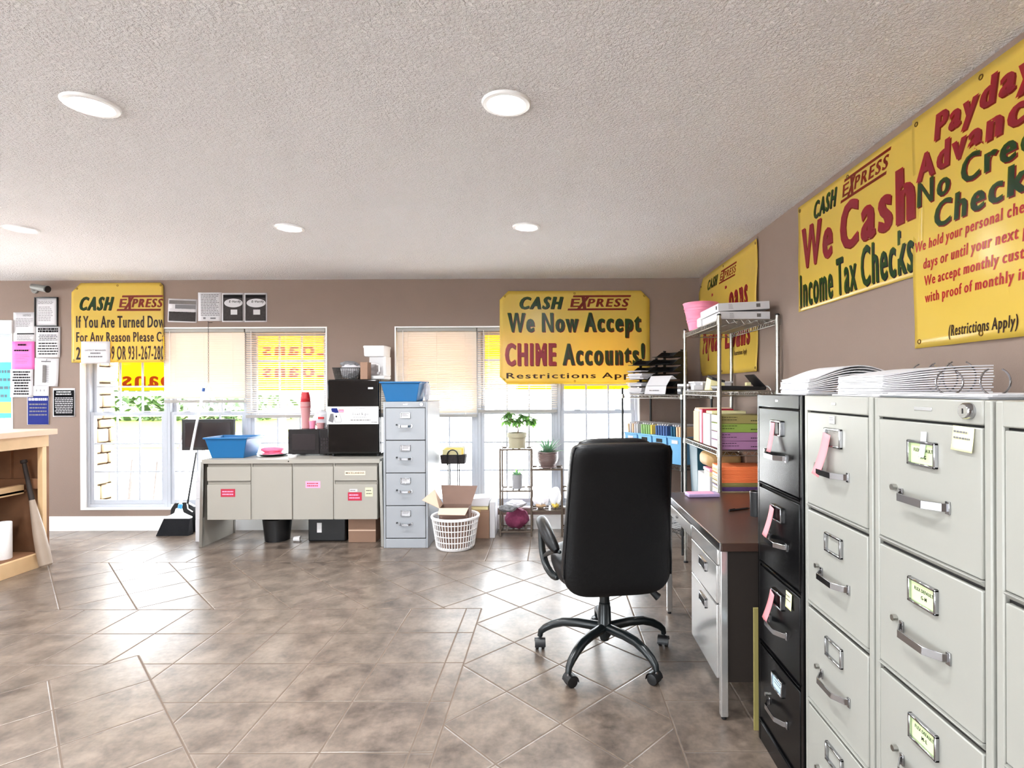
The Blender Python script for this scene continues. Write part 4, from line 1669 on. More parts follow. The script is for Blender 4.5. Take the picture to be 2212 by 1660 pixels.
# fridge
fx0, fx1 = at(706.6, 900, 4.93).x, at(819, 900, 4.93).x
fw, FH = fx1 - fx0, 1.462 - CT
t = thing('mini_fridge', 'glossy black two-door mini fridge standing on the credenza', 'fridge', ((fx0 + fx1) / 2, 4.93, CT))
mb = MB()
mb.box(-fw / 2, fw / 2, .045, .40, .02, FH, 'fridge_black')
mb.build('case', t, bevel=.008)
zs = FH * .60
mb = MB()
mb.box(-fw / 2, fw / 2, 0, .04, .03, zs - .004, 'fridge_black')
mb.build('fridge_door', t, bevel=.012, seg=3)
mb = MB()
mb.box(-fw / 2, fw / 2, 0, .04, zs + .004, FH - .002, 'fridge_black')
fd = mb.build('freezer_door', t, bevel=.012, seg=3)
mb = MB()
a, b, c, d = rect_px(795, 837, 806, 841, 4.93)
mb.box(a - t.location.x, b - t.location.x, -.002, 0.001, c - CT, d - CT, 'silver_print')
mb.build('maker_badge', fd, smooth=0)
for u in (-fw / 2 + .03, fw / 2 - .03):
    for y in (.07, .36):
        mb = MB()
        mb.cyl((u, y, 0), (u, y, .021), .014, 'black_plastic', n=12)
        mb.build('foot', t)

a, b, c, d = rect_px(706, 878.5, 817.5, 917, 4.928)
t = thing('placard', 'white card advertising a phone top-up stuck across the fridge doors', 'sign', ((a + b) / 2, 4.9295, c))
X = Matrix.Translation(-Vector(t.location)) @ plane_back(4.9295)
mb = MB()
mb.box(a, b, c, d, 0, .002, 'blue_card' if False else 'white_plastic', X)
mb.build('card', t, smooth=0)
W_, H_ = b - a, d - c
mb = MB()
Q = lambda r: (a + r[0] * W_, a + r[1] * W_, c + r[2] * H_, c + r[3] * H_)


def pl(pts, mat, w=.0026):
    mb.poly([(a + u * W_, c + v * H_, w) for u, v in pts], mat, X)


mb.text('Load & go', Q((.5, .8, .46, .66)), .0024, 'print_grey', X, bold=.01)
text_lines(mb, Q((.51, .77, .36, .43)), 1, 'print_grey', .0024, X, .35, 0, 1)
text_lines(mb, Q((.56, .74, .86, .92)), 1, 'print_grey', .0024, X, .5, 0, 2)
text_lines(mb, Q((.46, .85, .19, .27)), 1, 'photo_mid', .0024, X, .6, 0, 3)
text_lines(mb, Q((.86, .98, .07, .14)), 1, 'photo_mid', .0024, X, .7, 0, 4)
pl([(.16, .1), (.27, .1), (.295, .16), (.25, .62), (.12, .62)], 'print_grey')
pl([(.17, .125), (.265, .125), (.285, .17), (.243, .61), (.13, .61)], 'white_plastic', .0029)
pl([(.03, .18), (.12, .08), (.14, .3), (.12, .6), (.07, .6)], 'print_grey')
pl([(.085, .87), (.1, .91), (.2, .91), (.235, .66), (.17, .64), (.1, .7)], 'navy', .0032)
pl([(.235, .68), (.33, .68), (.33, .83), (.225, .83)], 'red_card', .0028)
pl([(.24, .7), (.325, .7), (.325, .79), (.235, .79)], 'pink_card', .0031)
pl([(.17, .39), (.2, .39), (.205, .44), (.19, .5), (.18, .5), (.165, .44)], 'print', .0032)
mb.build('print', t, smooth=0)

# on top of the fridge
FT = 1.462
bx = at(754, 800, 5.06).x
t = thing('wire_basket', 'black wire mesh basket on top of the mini fridge', 'basket', (bx, 5.08, FT))
mb = MB()
w0, w1, d0, d1, h = .21, .245, .16, .19, .1


def ring(k):
    w, d = w0 + (w1 - w0) * k, d0 + (d1 - d0) * k
    return [(-w / 2, -d / 2, h * k), (w / 2, -d / 2, h * k), (w / 2, d / 2, h * k), (-w / 2, d / 2, h * k)]


for k in [i / 8 for i in range(9)]:
    mb.tube([(x, y, z + .003) for x, y, z in ring(k)], .0045 if k == 1 else .002, 'wire_black', 6, closed=True)
for i in range(4):
    for j in range(14):
        q = j / 14
        lo, hi = ring(0), ring(1)
        A = Vector(lo[i]).lerp(Vector(lo[(i + 1) % 4]), q)
        B = Vector(hi[i]).lerp(Vector(hi[(i + 1) % 4]), q)
        mb.tube([A + Vector((0, 0, .003)), B], .0018, 'wire_black', 4)
mb.box(-w0 / 2, w0 / 2, -d0 / 2, d0 / 2, .001, .004, 'wire_black')
mb.build('wire_body', t)
t = thing('dish_towel', 'white and blue printed cloth heaped in the wire basket', 'towel', (bx - .005, 5.09, FT + .006))
mb = MB()
blob(mb, (.01, 0, .075), (.09, .07, .075), 'paper', 9, .22, 2.6, flat=0)
mb.build('cloth', t)
mb = MB()
blob(mb, (.0, .0, .135), (.085, .05, .03), 'cloth_bw', 4, .25, 2.6)
mb.build('printed_fold', t)
t = thing('brown_box', 'small brown carton between the wire basket and the coffee maker', 'box', (at(790, 800, 5.02).x, 5.02, FT))
mb = MB()
mb.box(-.033, .033, -.05, .05, 0, .155, 'cardboard')
mb.build('carton', t, bevel=.002)
t = thing('coffee_maker', 'white drip coffee maker on the right end of the fridge top', 'coffee maker', (-1.665, 5.21, FT))
mb = MB()
mb.box(-.1, .1, -.11, .1, 0, .035, 'white_plastic')
mb.build('base', t, bevel=.01, seg=3)
mb = MB()
mb.box(-.085, .1, .02, .1, .035, .22, 'white_plastic')
mb.box(.07, .1, -.06, .03, .035, .22, 'white_plastic')
mb.build('column', t, bevel=.008)
mb = MB()
rings = []
for z, s in ((.215, .92), (.225, .98), (.29, 1.0), (.305, 1.05), (.315, 1.03)):
    rings.append([(.0 + .1 * s * (1 if x > 0 else -1), y, z) if False else (x * s, y * s, z) for x, y in
                  [(-.09, -.1), (.09, -.1), (.1, -.08), (.1, .08), (.09, .095), (-.09, .095), (-.1, .08), (-.1, -.08)]])
mb.loft(rings, 'white_plastic')
mb.build('reservoir', t, bevel=.004)
mb = MB()
mb.lathe([(.0001, .037), (.05, .037), (.062, .06), (.06, .1), (.045, .14), (.044, .145), (.058, .1), (.06, .06), (.048, .04), (.0001, .04)], 'coffee_glass', (-.02, -.045, 0), n=24)
cf = mb.build('carafe', t)
mb = MB()
mb.tube([(.025, -.09, .135), (.052, -.115, .13), (.055, -.118, .075), (.035, -.1, .055)], .008, 'white_plastic', 8)
mb.build('carafe_handle', cf)
mb = MB()
mb.lathe([(.0001, .16), (.03, .158), (.047, .145), (.047, .14)], 'white_plastic', (-.02, -.045, 0), n=24)
mb.build('carafe_lid', cf)

# second blue bin, on the grey cabinet
t = thing('storage_bin', 'blue tapered plastic bin on top of the grey filing cabinet', 'bin', (-1.325, 4.91, 1.262))
bin_mb(.265, .335, .24, .3, .175, 'blue_bin').build('bin_body', t, bevel=.004)
t = thing('crumpled_paper', 'crumpled white paper poking out beside the upper blue bin', 'paper', (-1.135, 4.95, 1.262))
mb = MB()
blob(mb, (0, 0, .08), (.028, .05, .08), 'white_clear', 14, .3, 3, flat=0)
mb.build('paper_ball', t)

# ---- under the credenza
t = thing('waste_bin', 'round black waste bin under the credenza', 'bin', (at(602, 1150, 5.05).x, 5.03, 0))
mb = MB()
mb.lathe([(.0001, 0), (.105, 0), (.125, .2), (.127, .2), (.123, .2), (.104, .004), (.0001, .004)], 'black_plastic', n=32)
mb.build('bin_body', t)
t = thing('white_cup', 'small white cup lying on the floor beside the waste bin', 'cup', (at(635, 1158, 4.97).x, 4.97, .02))
mb = MB()
mb.lathe([(.0001, 0), (.02, 0), (.026, .06), (.025, .06), (.019, .002)], 'white_plastic', n=20, X=Matrix.Rotation(R(88), 4, 'Y') @ Matrix.Rotation(R(10), 4, 'Z'))
mb.build('cup_body', t)
t = thing('equipment_case', 'black equipment case with a white label under the credenza', 'case', (at(706, 1165, 4.95).x, 4.95, 0))
mb = MB()
mb.box(-.17, .17, 0, .28, 0, .21, 'black_plastic')
mb.build('case_body', t, bevel=.015, seg=3)
mb = MB()
a, b, c, d = rect_px(685, 1130, 695, 1151, 4.95)
mb.box(a - t.location.x, b - t.location.x, -.002, .001, c, d, 'white_plastic')
mb.build('white_label', t, smooth=0)
mb = MB()
mb.tube([(-.05, .14, .2), (-.05, .14, .222), (.05, .14, .222), (.05, .14, .2)], .008, 'black_plastic')
mb.build('handle', t)
t = thing('cardboard_box', 'brown cardboard box under the right end of the credenza', 'box', (at(784, 1168, 4.93).x, 4.93, 0))
mb = MB()
mb.box(-.13, .115, 0, .25, 0, .215, 'cardboard')
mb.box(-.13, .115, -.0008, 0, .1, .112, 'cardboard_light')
mb.build('box_body', t, bevel=.003)

# white boxes behind the left end of the credenza
z = 0
for i, (w, h, dx) in enumerate([(.115, .2, .0), (.105, .19, -.004), (.11, .16, .002), (.09, .09, .006)]):
    t = thing('white_box', ['lowest white box in the stack left of the credenza', 'second white box up in the stack left of the credenza',
                            'third white box up in the stack left of the credenza', 'topmost white box in the stack left of the credenza'][i], 'box',
              (-3.175 + dx, 5.1, z), group='white boxes stacked beside the credenza')
    mb = MB()
    mb.box(-w / 2, w / 2, -.14, .14, 0, h - .001, 'paper')
    mb.box(-w / 2 - .0005, w / 2 + .0005, -.03, .03, h * .2, h - .0005, 'paper_edge')
    mb.build('box_body', t, bevel=.002)
    z += h

# black sign hung from a cord
YS = BACK - .06
a, b, c, d = rect_px(395, 906, 507, 973, YS)
t = thing('hanging_sign', 'back of a black sign board hung on a cord in the window', 'sign', ((a + b) / 2, YS, c))
w, h = b - a, d - c
mb = MB()
mb.box(-w / 2, w / 2, -.015, .015, 0, h, 'black_plastic')
mb.box(-w / 2 + .03, w / 2 - .03, -.018, -.014, .03, h - .03, 'mw_window')
mb.build('board', t, bevel=.006)
hook = at(450, 697, YS) - t.location
fork = at(450.5, 827, YS) - t.location
mb = MB()
L = (hook - fork).length
n = 34
for i in range(n):
    p = hook.lerp(fork, (i + .5) / n)
    hl = L / n * .62
    if i % 2:
        q = [Vector((math.cos(k * PI / 4) * .0045, 0, math.sin(k * PI / 4) * hl)) for k in range(8)]
    else:
        q = [Vector((0, math.cos(k * PI / 4) * .0045, math.sin(k * PI / 4) * hl)) for k in range(8)]
    mb.tube([p + v for v in q], .0013, 'wire_black', 4, closed=True)
mb.build('chain', t)
mb = MB()
l1, l2 = at(417, 906, YS) - t.location, at(484, 906, YS) - t.location
mb.tube([fork, l1], .0015, 'steel', 5)
mb.tube([fork, l2], .0015, 'steel', 5)
mb.build('wire_bridle', t)
mb = MB()
for q in (l1, l2):
    mb.tube([q + Vector((0, 0, .012 * math.sin(k * PI / 4) + .004)) + Vector((.008 * math.cos(k * PI / 4), 0, 0)) for k in range(8)], .002, 'steel', 5, closed=True)
mb.build('eyelet', t)
mb = MB()
mb.tube([hook + Vector((0, .06, .006)), hook + Vector((0, .0, .0)), hook + Vector((0, -.006, .012))], .003, 'wire_black', 6)
mb.build('wall_hook', t)

# broom and dustpan
FB = (at(378, 1160, 5.2).x, 5.2)
t = thing('broom', 'white handled angle broom with black bristles leaning beside the credenza', 'broom', (FB[0], FB[1], 0))
tip = at(440, 840, 5.30) - t.location
nk = at(388, 1100, 5.2) - t.location
hd = at(384, 1116, 5.2) - t.location
mb = MB()
mb.tube([nk, tip], .0115, 'white_plastic', 12)
mb.build('handle', t)
mb = MB()
mb.tube([tip - (tip - nk).normalized() * .028, tip + (tip - nk).normalized() * .006], .0135, 'dark_blue', 12)
mb.build('end_cap', t)
mb = MB()
mb.tube([nk - (tip - nk).normalized() * .01, nk + (tip - nk).normalized() * .045], .018, 'blue', 12)
mb.build('collar', t)
mb = MB()
q = lambda px, py: (at(px, py, 5.2) - t.location)
out = [q(355, 1117), q(367, 1114), q(379, 1108), q(382, 1098), q(391, 1098), q(394, 1108), q(404, 1113), q(414, 1117), q(413, 1121), q(357, 1121)]
mb.prism([(p.x, p.z) for p in reversed(out)], -.02, .02, 'white_plastic', Matrix(((1, 0, 0, 0), (0, 0, -1, 0), (0, 1, 0, 0), (0, 0, 0, 1))))
mb.build('broom_head', t, bevel=.006)
mb = MB()
out = [q(357, 1120.5), q(413, 1120.5), q(412, 1160), q(343, 1158)]
lo = [(out[3].x, -.035, 0.001), (out[2].x, -.035, 0.001), (out[2].x, .035, 0.001), (out[3].x, .035, 0.001)]
hi = [(out[0].x, -.018, out[0].z), (out[1].x, -.018, out[1].z), (out[1].x, .018, out[1].z), (out[0].x, .018, out[0].z)]
mb.hexa(lo, hi, 'bristle')
for i in range(70):
    k = (i + .5) / 70
    for y in (-1, 1):
        A = Vector((out[0].x + k * (out[1].x - out[0].x), y * .018, out[0].z))
        B = Vector((out[3].x + k * (out[2].x - out[3].x), y * .036, .001))
        mb.tube([A, B], .0035, 'bristle', 4)
mb.build('bristles', t)
t = thing('dustpan', 'black long handled dustpan standing behind the broom', 'dustpan', (at(398, 1120, 5.3).x, 5.3, 0))
q = lambda px, py: (at(px, py, 5.3) - t.location)
out = [q(364, 1128), q(368, 1100), q(376, 1088), q(400, 1086), q(418, 1096), q(422, 1124), q(421, 1134), q(365, 1140)]
out[-1].z = out[-2].z = out[0].z = .004
mb = MB()
mb.prism([(p.x, p.z) for p in reversed(out)], .0, .045, 'black_plastic', Matrix(((1, 0, 0, 0), (0, 0, -1, .05), (0, 1, 0, 0), (0, 0, 0, 1))))
mb.build('pan', t, bevel=.012, seg=3)
mb = MB()
a, b = q(405, 1090), q(424, 978)
mb.tube([a + Vector((0, .02, -.03)), a, b], [.012, .009, .008], 'black_plastic', 10)
mb.build('handle', t)
mb = MB()
a, b = q(405, 1088), q(417, 1106)
mb.tube([a + Vector((0, -.004, 0)), a.lerp(b, .5) + Vector((-.02, -.004, -.01)), b + Vector((0, -.004, 0))], .006, 'white_plastic', 8)
mb.build('white_clip', t)

# ================================================================== WOODEN COUNTER AT THE LEFT
t = thing('wooden_counter', 'raw pine counter with open brown shelves at the left edge', 'counter', (-4.33, 3.6, 0))
OX, OY = 4.33, -3.6


def bx_(mb, x0, x1, y0, y1, z0, z1, m):
    mb.box(x0 + OX, x1 + OX, y0 + OY, y1 + OY, z0, z1, m)


mb = MB()
bx_(mb, -4.75, -3.965, 2.5, 4.4, 1.022, 1.065, 'pine_top')
mb.build('top', t, bevel=.003)
mb = MB()
bx_(mb, -4.035, -4.0, 2.5, 4.36, .93, 1.02, 'pine')
mb.build('apron', t, bevel=.002)
mb = MB()
bx_(mb, -4.7, -4.0, 4.34, 4.36, 0, .93, 'osb')
mb.build('end_panel', t, smooth=0)
mb = MB()
bx_(mb, -4.04, -4.0, 4.305, 4.34, .0, .93, 'pine')
mb.build('corner_stud', t, bevel=.002)
mb = MB()
bx_(mb, -4.68, -4.04, 4.305, 4.34, .6, .68, 'osb')
mb.build('cross_rail', t, bevel=.002)
mb = MB()
bx_(mb, -4.35, -4.26, 4.318, 4.34, .68, .93, 'osb')
mb.build('stud', t, bevel=.002)
mb = MB()
bx_(mb, -4.72, -4.7, 2.5, 4.36, 0, 1.02, 'osb')
mb.build('back_panel', t, smooth=0)
mb = MB()
bx_(mb, -4.7, -4.12, 2.5, 4.30, .58, .6, 'osb')
bx_(mb, -4.16, -4.12, 2.5, 4.28, .57, .64, 'pine')
mb.build('middle_shelf', t, bevel=.002)
mb = MB()
bx_(mb, -4.7, -4.02, 2.5, 4.30, .09, .11, 'osb')
bx_(mb, -4.02, -3.985, 2.5, 4.34, .0, .11, 'pine')
mb.build('bottom_shelf', t, bevel=.002)

t = thing('paper_towel_roll', 'white paper towel roll standing on the bottom shelf of the counter', 'paper towel', (-4.13, 4.12, .11))
mb = MB()
mb.lathe([(.018, 0), (.052, 0), (.054, .004), (.054, .27), (.052, .274), (.018, .274), (.018, 0)], 'towel', n=32)
mb.build('roll', t)
t = thing('wipes_box', 'blue and yellow box beside the paper towel roll', 'box', (-4.33, 4.16, .11))
mb = MB()
mb.box(-.14, .14, -.07, .07, 0, .07, 'folder_yellow')
mb.box(-.14, .14, -.07, .07, .07, .17, 'dark_blue')
mb.box(-.14, .14, -.07, .07, .17, .2, 'paper')
mb.box(-.1, .06, -.0712, -.07, .05, .12, 'paper')
mb.build('box_body', t, bevel=.003)
t = thing('white_carton', 'white carton standing at the back of the counter shelf', 'carton', (-4.52, 3.94, .11))
mb = MB()
mb.box(-.1, .1, -.1, .1, 0, .36, 'paper')
mb.build('box_body', t, bevel=.003)
t = thing('wooden_bat', 'long grey-brown bat leaning inside the end of the counter', 'bat', (-3.915, 4.24, 0))
A, B = Vector((0.0, 0, .018)), Vector((-.21, .04, .83))
mb = MB()
pr = [(0, .034), (.012, .042), (.15, .043), (.32, .037), (.5, .026), (.62, .018)]
mb.tube([A.lerp(B, k) for k, r in pr], [r for k, r in pr], 'bat', 20)
mb.build('barrel', t)
mb = MB()
pr = [(.62, .0185), (.8, .0145), (.965, .014), (.975, .022), (1.0, .02)]
mb.tube([A.lerp(B, k) for k, r in pr], [r for k, r in pr], 'bat_grip', 16)
mb.build('grip', t)
t = thing('red_white_packet', 'red and white packet on the counter top at the left edge', 'packet', (-4.42, 4.25, 1.065))
mb = MB()
mb.hexa([(-.07, -.03, 0), (.07, -.03, 0), (.07, .03, 0), (-.07, .03, 0)], [(-.03, -.02, .16), (.09, -.02, .16), (.09, .02, .16), (-.03, .02, .16)], 'red')
mb.box(-.02, .05, -.034, -.02, .04, .12, 'white_plastic')
mb.build('packet_body', t, bevel=.004)


# ================================================================== OFFICE CHAIR
t = thing('office_chair', 'black leather high-back swivel chair on casters in front of the desk', 'chair', (.258, 2.815, 0), R(8))


def sring(hw, hd, cx, cy, z, n=36, p=4.0):
    o = []
    for k in range(n):
        q = 2 * PI * k / n
        c, s = math.cos(q), math.sin(q)
        o.append((cx + hw * math.copysign(abs(c) ** (2 / p), c), cy + hd * math.copysign(abs(s) ** (2 / p), s), z))
    return o


# five-star base: angles in the room, so take the chair's own turn off again
bx = []
for k in range(5):
    ang = R(92 + 72 * k) - R(8)
    d = Vector((math.cos(ang), math.sin(ang), 0))
    pts = [(.0, .150), (.06, .152), (.14, .156), (.22, .150), (.275, .132), (.318, .108), (.342, .086), (.347, .062)]
    mb = MB()
    mb.tube([d * r + Vector((0, 0, z)) for r, z in pts], [.024, .024, .023, .022, .021, .019, .016, .014], 'chair_frame', 12)
    mb.build('base_leg', t, smooth=60)
    mb = MB()
    X = Matrix.Translation(d * .347) @ Matrix.Rotation(ang + R(70 + 40 * k), 4, 'Z')
    for s in (-1, 1):
        mb.lathe([(.0001, -.0095), (.018, -.0095), (.0255, -.007), (.0255, .007), (.018, .0095), (.0001, .0095)], 'black_plastic', n=24,
                 X=X @ Matrix.Translation((.012, s * .0155, .0256)) @ Matrix.Rotation(R(90), 4, 'X'))
    arc = [Vector((.012 + .03 * math.cos(q), 0, .0256 + .032 * math.sin(q))) for q in [R(-10 + 190 * i / 10) for i in range(11)]]
    vs = []
    for p in arc:
        vs += [p + Vector((0, -.028, 0)), p + Vector((0, .028, 0))]
    mb.add(vs, [(2 * i, 2 * i + 1, 2 * i + 3, 2 * i + 2) for i in range(10)], 'black_plastic', X)
    mb.cyl((.012, -.02, .0256), (.012, .02, .0256), .006, 'black_plastic', n=10, X=X)
    mb.cyl((0, 0, .05), (0, 0, .072), .0075, 'chrome', n=10, X=X)
    mb.build('caster', t, smooth=45)
mb = MB()
mb.lathe([(.0001, .085), (.022, .085), (.026, .1), (.036, .115), (.038, .17), (.034, .176), (.032, .25), (.029, .262), (.029, .275), (.0255, .278), (.0255, .385), (.0001, .385)], 'chair_frame', n=28)
mb.build('gas_column', t)
mb = MB()
mb.box(-.11, .11, -.13, .12, .383, .412, 'chair_frame')
mc = mb.build('tilt_mechanism', t, bevel=.008)
mb = MB()
mb.tube([(.1, -.03, .4), (.17, -.05, .385), (.225, -.06, .35)], .006, 'chair_frame', 8)
mb.tube([(.205, -.055, .365), (.262, -.07, .312)], [.011, .02], 'black_plastic', 12)
mb.build('tilt_lever', mc)
mb = MB()
rings = [sring(.19, .19, 0, .03, .405), sring(.245, .24, 0, .03, .42), sring(.262, .26, 0, .03, .455), sring(.262, .26, 0, .03, .50), sring(.245, .245, 0, .03, .53), sring(.18, .18, 0, .03, .542)]
mb.loft(rings, 'leather')
mb.build('seat', t, smooth=70, sub=1)
lv = [(.405, .13, .03), (.41, .17, .045), (.425, .21, .055), (.455, .242, .06), (.5, .258, .06), (.56, .258, .06), (.65, .250, .06), (.8, .243, .06), (.95, .236, .06), (1.03, .233, .06), (1.085, .229, .062), (1.108, .221, .056), (1.12, .20, .042), (1.124, .15, .02)]
mb = MB()
rings = []
for z, hw, hd in lv:
    k = (z - .405) / .72
    cy = -.235 - .105 * k + .02 * math.sin(k * PI) * 1.2
    rings.append(sring(hw, hd, 0, cy + .0, z, 44, 5.0))
mb.loft(rings, 'leather')
mb.build('backrest', t, smooth=70, sub=1)
mb = MB()
rings = []
for z, hw, hd in [(.86, .15, .02), (.9, .19, .05), (.98, .2, .06), (1.08, .195, .06), (1.125, .17, .045), (1.139, .12, .015)]:
    rings.append(sring(hw, hd, -.01, -.25, z, 36, 3.5))
mb.loft(rings, 'leather')
mb.build('head_cushion', t, smooth=70, sub=1)
# piping round the edge of the backrest
mb = MB()
pts = []
for z, hw, hd in lv[4:12]:
    k = (z - .405) / .72
    pts.append((hw * .985, -.235 - .105 * k + .02 * math.sin(k * PI) * 1.2 - hd * .62, z))
top = [(x, pts[-1][1], 1.112) for x in (.17, 0, -.17)]
mb.tube(pts + top + [(-x, y, z) for x, y, z in reversed(pts)], .0045, 'leather', 6)
mb.build('piping', t, smooth=60)
for s in (-1, 1):
    mb = MB()
    pts = [(s * .262, -.155, .585), (s * .285, -.12, .618), (s * .30, -.04, .648), (s * .305, .07, .668), (s * .303, .17, .668), (s * .3, .225, .645)]
    rr = [.018, .030, .034, .034, .032, .022]
    mb.tube(pts, rr, 'leather', 14)
    mb.build('armrest_pad', t, smooth=70, sub=1)
    mb = MB()
    pts = [(s * .3, .215, .64), (s * .302, .2, .56), (s * .298, .155, .48), (s * .285, .085, .435), (s * .262, .0, .418), (s * .245, -.05, .43)]
    mb.tube(pts, [.017, .0185, .02, .02, .02, .016], 'chair_frame', 12)
    mb.tube([(s * .296, .15, .478), (s * .286, .02, .535), (s * .268, -.1, .585), (s * .25, -.17, .59)], [.012, .013, .014, .012], 'chair_frame', 10)
    mb.build('armrest_bracket', t, smooth=70, sub=1)

# ================================================================== DESK BESIDE THE CABINETS
DX0, DX1, DY0, DY1, DT = .684, 1.412, 2.255, 3.365, .732
t = thing('office_desk', 'brown-topped steel office desk against the right wall', 'desk', (DX0, DY0, 0))
W, L = DX1 - DX0, DY1 - DY0
mb = MB()
mb.box(.004, W, .004, L - .004, DT - .03, DT, 'brown_lam')
top = mb.build('desktop', t, bevel=.002, smooth=0)
mb = MB()
mb.box(-.003, .004, .0, L, DT - .034, DT + .001, 'chrome')
mb.box(.004, W, -.001, .004, DT - .034, DT + .001, 'brown_lam')
mb.box(.004, W, L - .004, L + .001, DT - .034, DT + .001, 'chrome')
mb.build('edge_trim', top, bevel=.0015, seg=1, smooth=0)
for x, y in ((.002, .006), (.002, L - .036), (W - .034, .006), (W - .034, L - .036)):
    mb = MB()
    mb.box(x, x + .03, y, y + .03, .014, DT - .034, 'desk_steel')
    mb.cyl((x + .015, y + .015, 0), (x + .015, y + .015, .016), .011, 'black_plastic', n=14)
    mb.build('leg', t, bevel=.003)
mb = MB()
mb.box(.032, W - .034, .014, .026, .155, DT - .034, 'dark_panel')
mb.build('side_panel', t, smooth=0)
mb = MB()
mb.box(W - .06, W - .045, .036, L - .036, .2, DT - .034, 'dark_panel')
mb.build('modesty_panel', t, smooth=0)
mb = MB()
mb.box(.012, .62, .036, .46, .15, DT - .036, 'desk_steel')
ped = mb.build('pedestal', t, bevel=.002, smooth=0)


def desk_drawer(y0, y1, z0, z1, pull=True, key=False):
    mb = MB()
    mb.box(-.006, .012, y0, y1, z0, z1, 'desk_steel')
    d = mb.build('drawer', t, bevel=.003)
    if pull:
        yc, zc = (y0 + y1) / 2, z1 - .055
        mb = MB()
        f, a, b = .007, .055, .021
        for p in ((-a, a, b - f, b), (-a, a, -b, -b + f), (-a, -a + f, -b, b), (a - f, a, -b, b)):
            mb.box(-.013, -.004, yc + p[0], yc + p[1], zc + p[2], zc + p[3], 'chrome')
        mb.box(-.0075, -.0058, yc - a + f, yc + a - f, zc - b + f, zc + b - f, 'dark_gap')
        mb.build('drawer_pull', d, bevel=.0015, seg=1)
    if key:
        mb = MB()
        mb.cyl((-.004, (y0 + y1) / 2, (z0 + z1) / 2), (-.012, (y0 + y1) / 2, (z0 + z1) / 2), .009, 'chrome', n=16)
        mb.cyl((-.0118, (y0 + y1) / 2, (z0 + z1) / 2), (-.0125, (y0 + y1) / 2, (z0 + z1) / 2), .004, 'dark_gap', n=10)
        mb.build('lock', d)


desk_drawer(.04, .456, .47, .628)
desk_drawer(.04, .456, .158, .464)
desk_drawer(.47, L - .04, .632, DT - .04, pull=False, key=True)
mb = MB()
mb.box(-.004, .012, .036, .46, .632, DT - .036, 'desk_steel')
mb.build('top_rail', t, bevel=.002)

# things on and under the desk
t = thing('phone_case', 'pale violet phone lying at the far edge of the desk', 'phone', (.875, 3.24, DT), R(3))
mb = MB()
mb.box(-.093, .093, -.045, .045, 0, .022, 'violet')
mb.build('case', t, bevel=.006, seg=3)
mb = MB()
mb.box(-.085, .06, -.037, .037, .0215, .0228, 'pink_card')
mb.build('face_panel', t, smooth=0)
t = thing('pen', 'black pen lying on the desktop near the black cabinet', 'pen', (.965, 2.86, DT + .006), R(25))
mb = MB()
mb.cyl((-.07, 0, 0), (.06, 0, 0), .0055, 'black_plastic', n=12)
mb.cyl((.06, 0, 0), (.072, 0, 0), .0045, 'black_plastic', .0015, n=12)
mb.build('barrel', t)
mb = MB()
mb.box(-.065, -.03, -.0015, .0015, .005, .008, 'black_plastic')
mb.build('clip', t)
t = thing('pen_cup', 'dark cup with a chrome edge standing on the desk by the black cabinet', 'cup', (1.01, 2.74, DT))
mb = MB()
mb.lathe([(.0001, 0), (.03, 0), (.032, .12), (.0285, .12), (.027, .004), (.0001, .004)], 'black_plastic', n=28)
mb.build('cup_body', t)
mb = MB()
mb.tube([(.0305 * math.cos(q * PI / 12), .0305 * math.sin(q * PI / 12), .121) for q in range(24)], .0022, 'chrome', 6, closed=True)
mb.build('rim', t)
t = thing('computer_tower', 'black box with a white outlet on the floor under the desk', 'computer', (1.02, 2.95, 0))
mb = MB()
mb.box(-.14, .2, -.05, .3, .0, .24, 'black_plastic')
mb.build('case', t, bevel=.006)
mb = MB()
mb.box(-.142, -.139, .15, .19, .1, .16, 'white_plastic')
mb.build('outlet_plate', t, bevel=.001, smooth=0)
t = thing('yellow_board', 'edge of a dull yellow board standing between the desk and black cabinet', 'board', (.827, 2.2, 0))
mb = MB()
mb.box(-.03, .3, -.004, .004, 0, .49, 'olive_wrap')
mb.build('board_sheet', t, bevel=.001)

# ================================================================== CHROME WIRE RACK
QX0, QX1, QY0, QY1 = 1.036, 1.400, 3.43, 4.32
t = thing('wire_rack', 'tall chrome wire shelving rack against the right wall behind the desk', 'shelf rack', (QX0, QY0, 0))
W, L = QX1 - QX0, QY1 - QY0
for x, y in ((0, 0), (W, 0), (0, L), (W, L)):
    mb = MB()
    mb.cyl((x, y, .012), (x, y, 1.825), .0127, 'steel', n=16)
    z = .05
    while z < 1.8:
        mb.tube([(x + .0128 * math.cos(q * PI / 6), y + .0128 * math.sin(q * PI / 6), z) for q in range(12)], .0007, 'chrome', 4, closed=True)
        z += .0508
    mb.lathe([(.0135, 0), (.0135, .006), (.009, .011), (.0001, .011)], 'black_plastic', (x, y, 1.822), n=16)
    mb.lathe([(.0001, 0), (.017, 0), (.017, .012), (.009, .02)], 'black_plastic', (x, y, 0), n=16)
    mb.build('post', t)


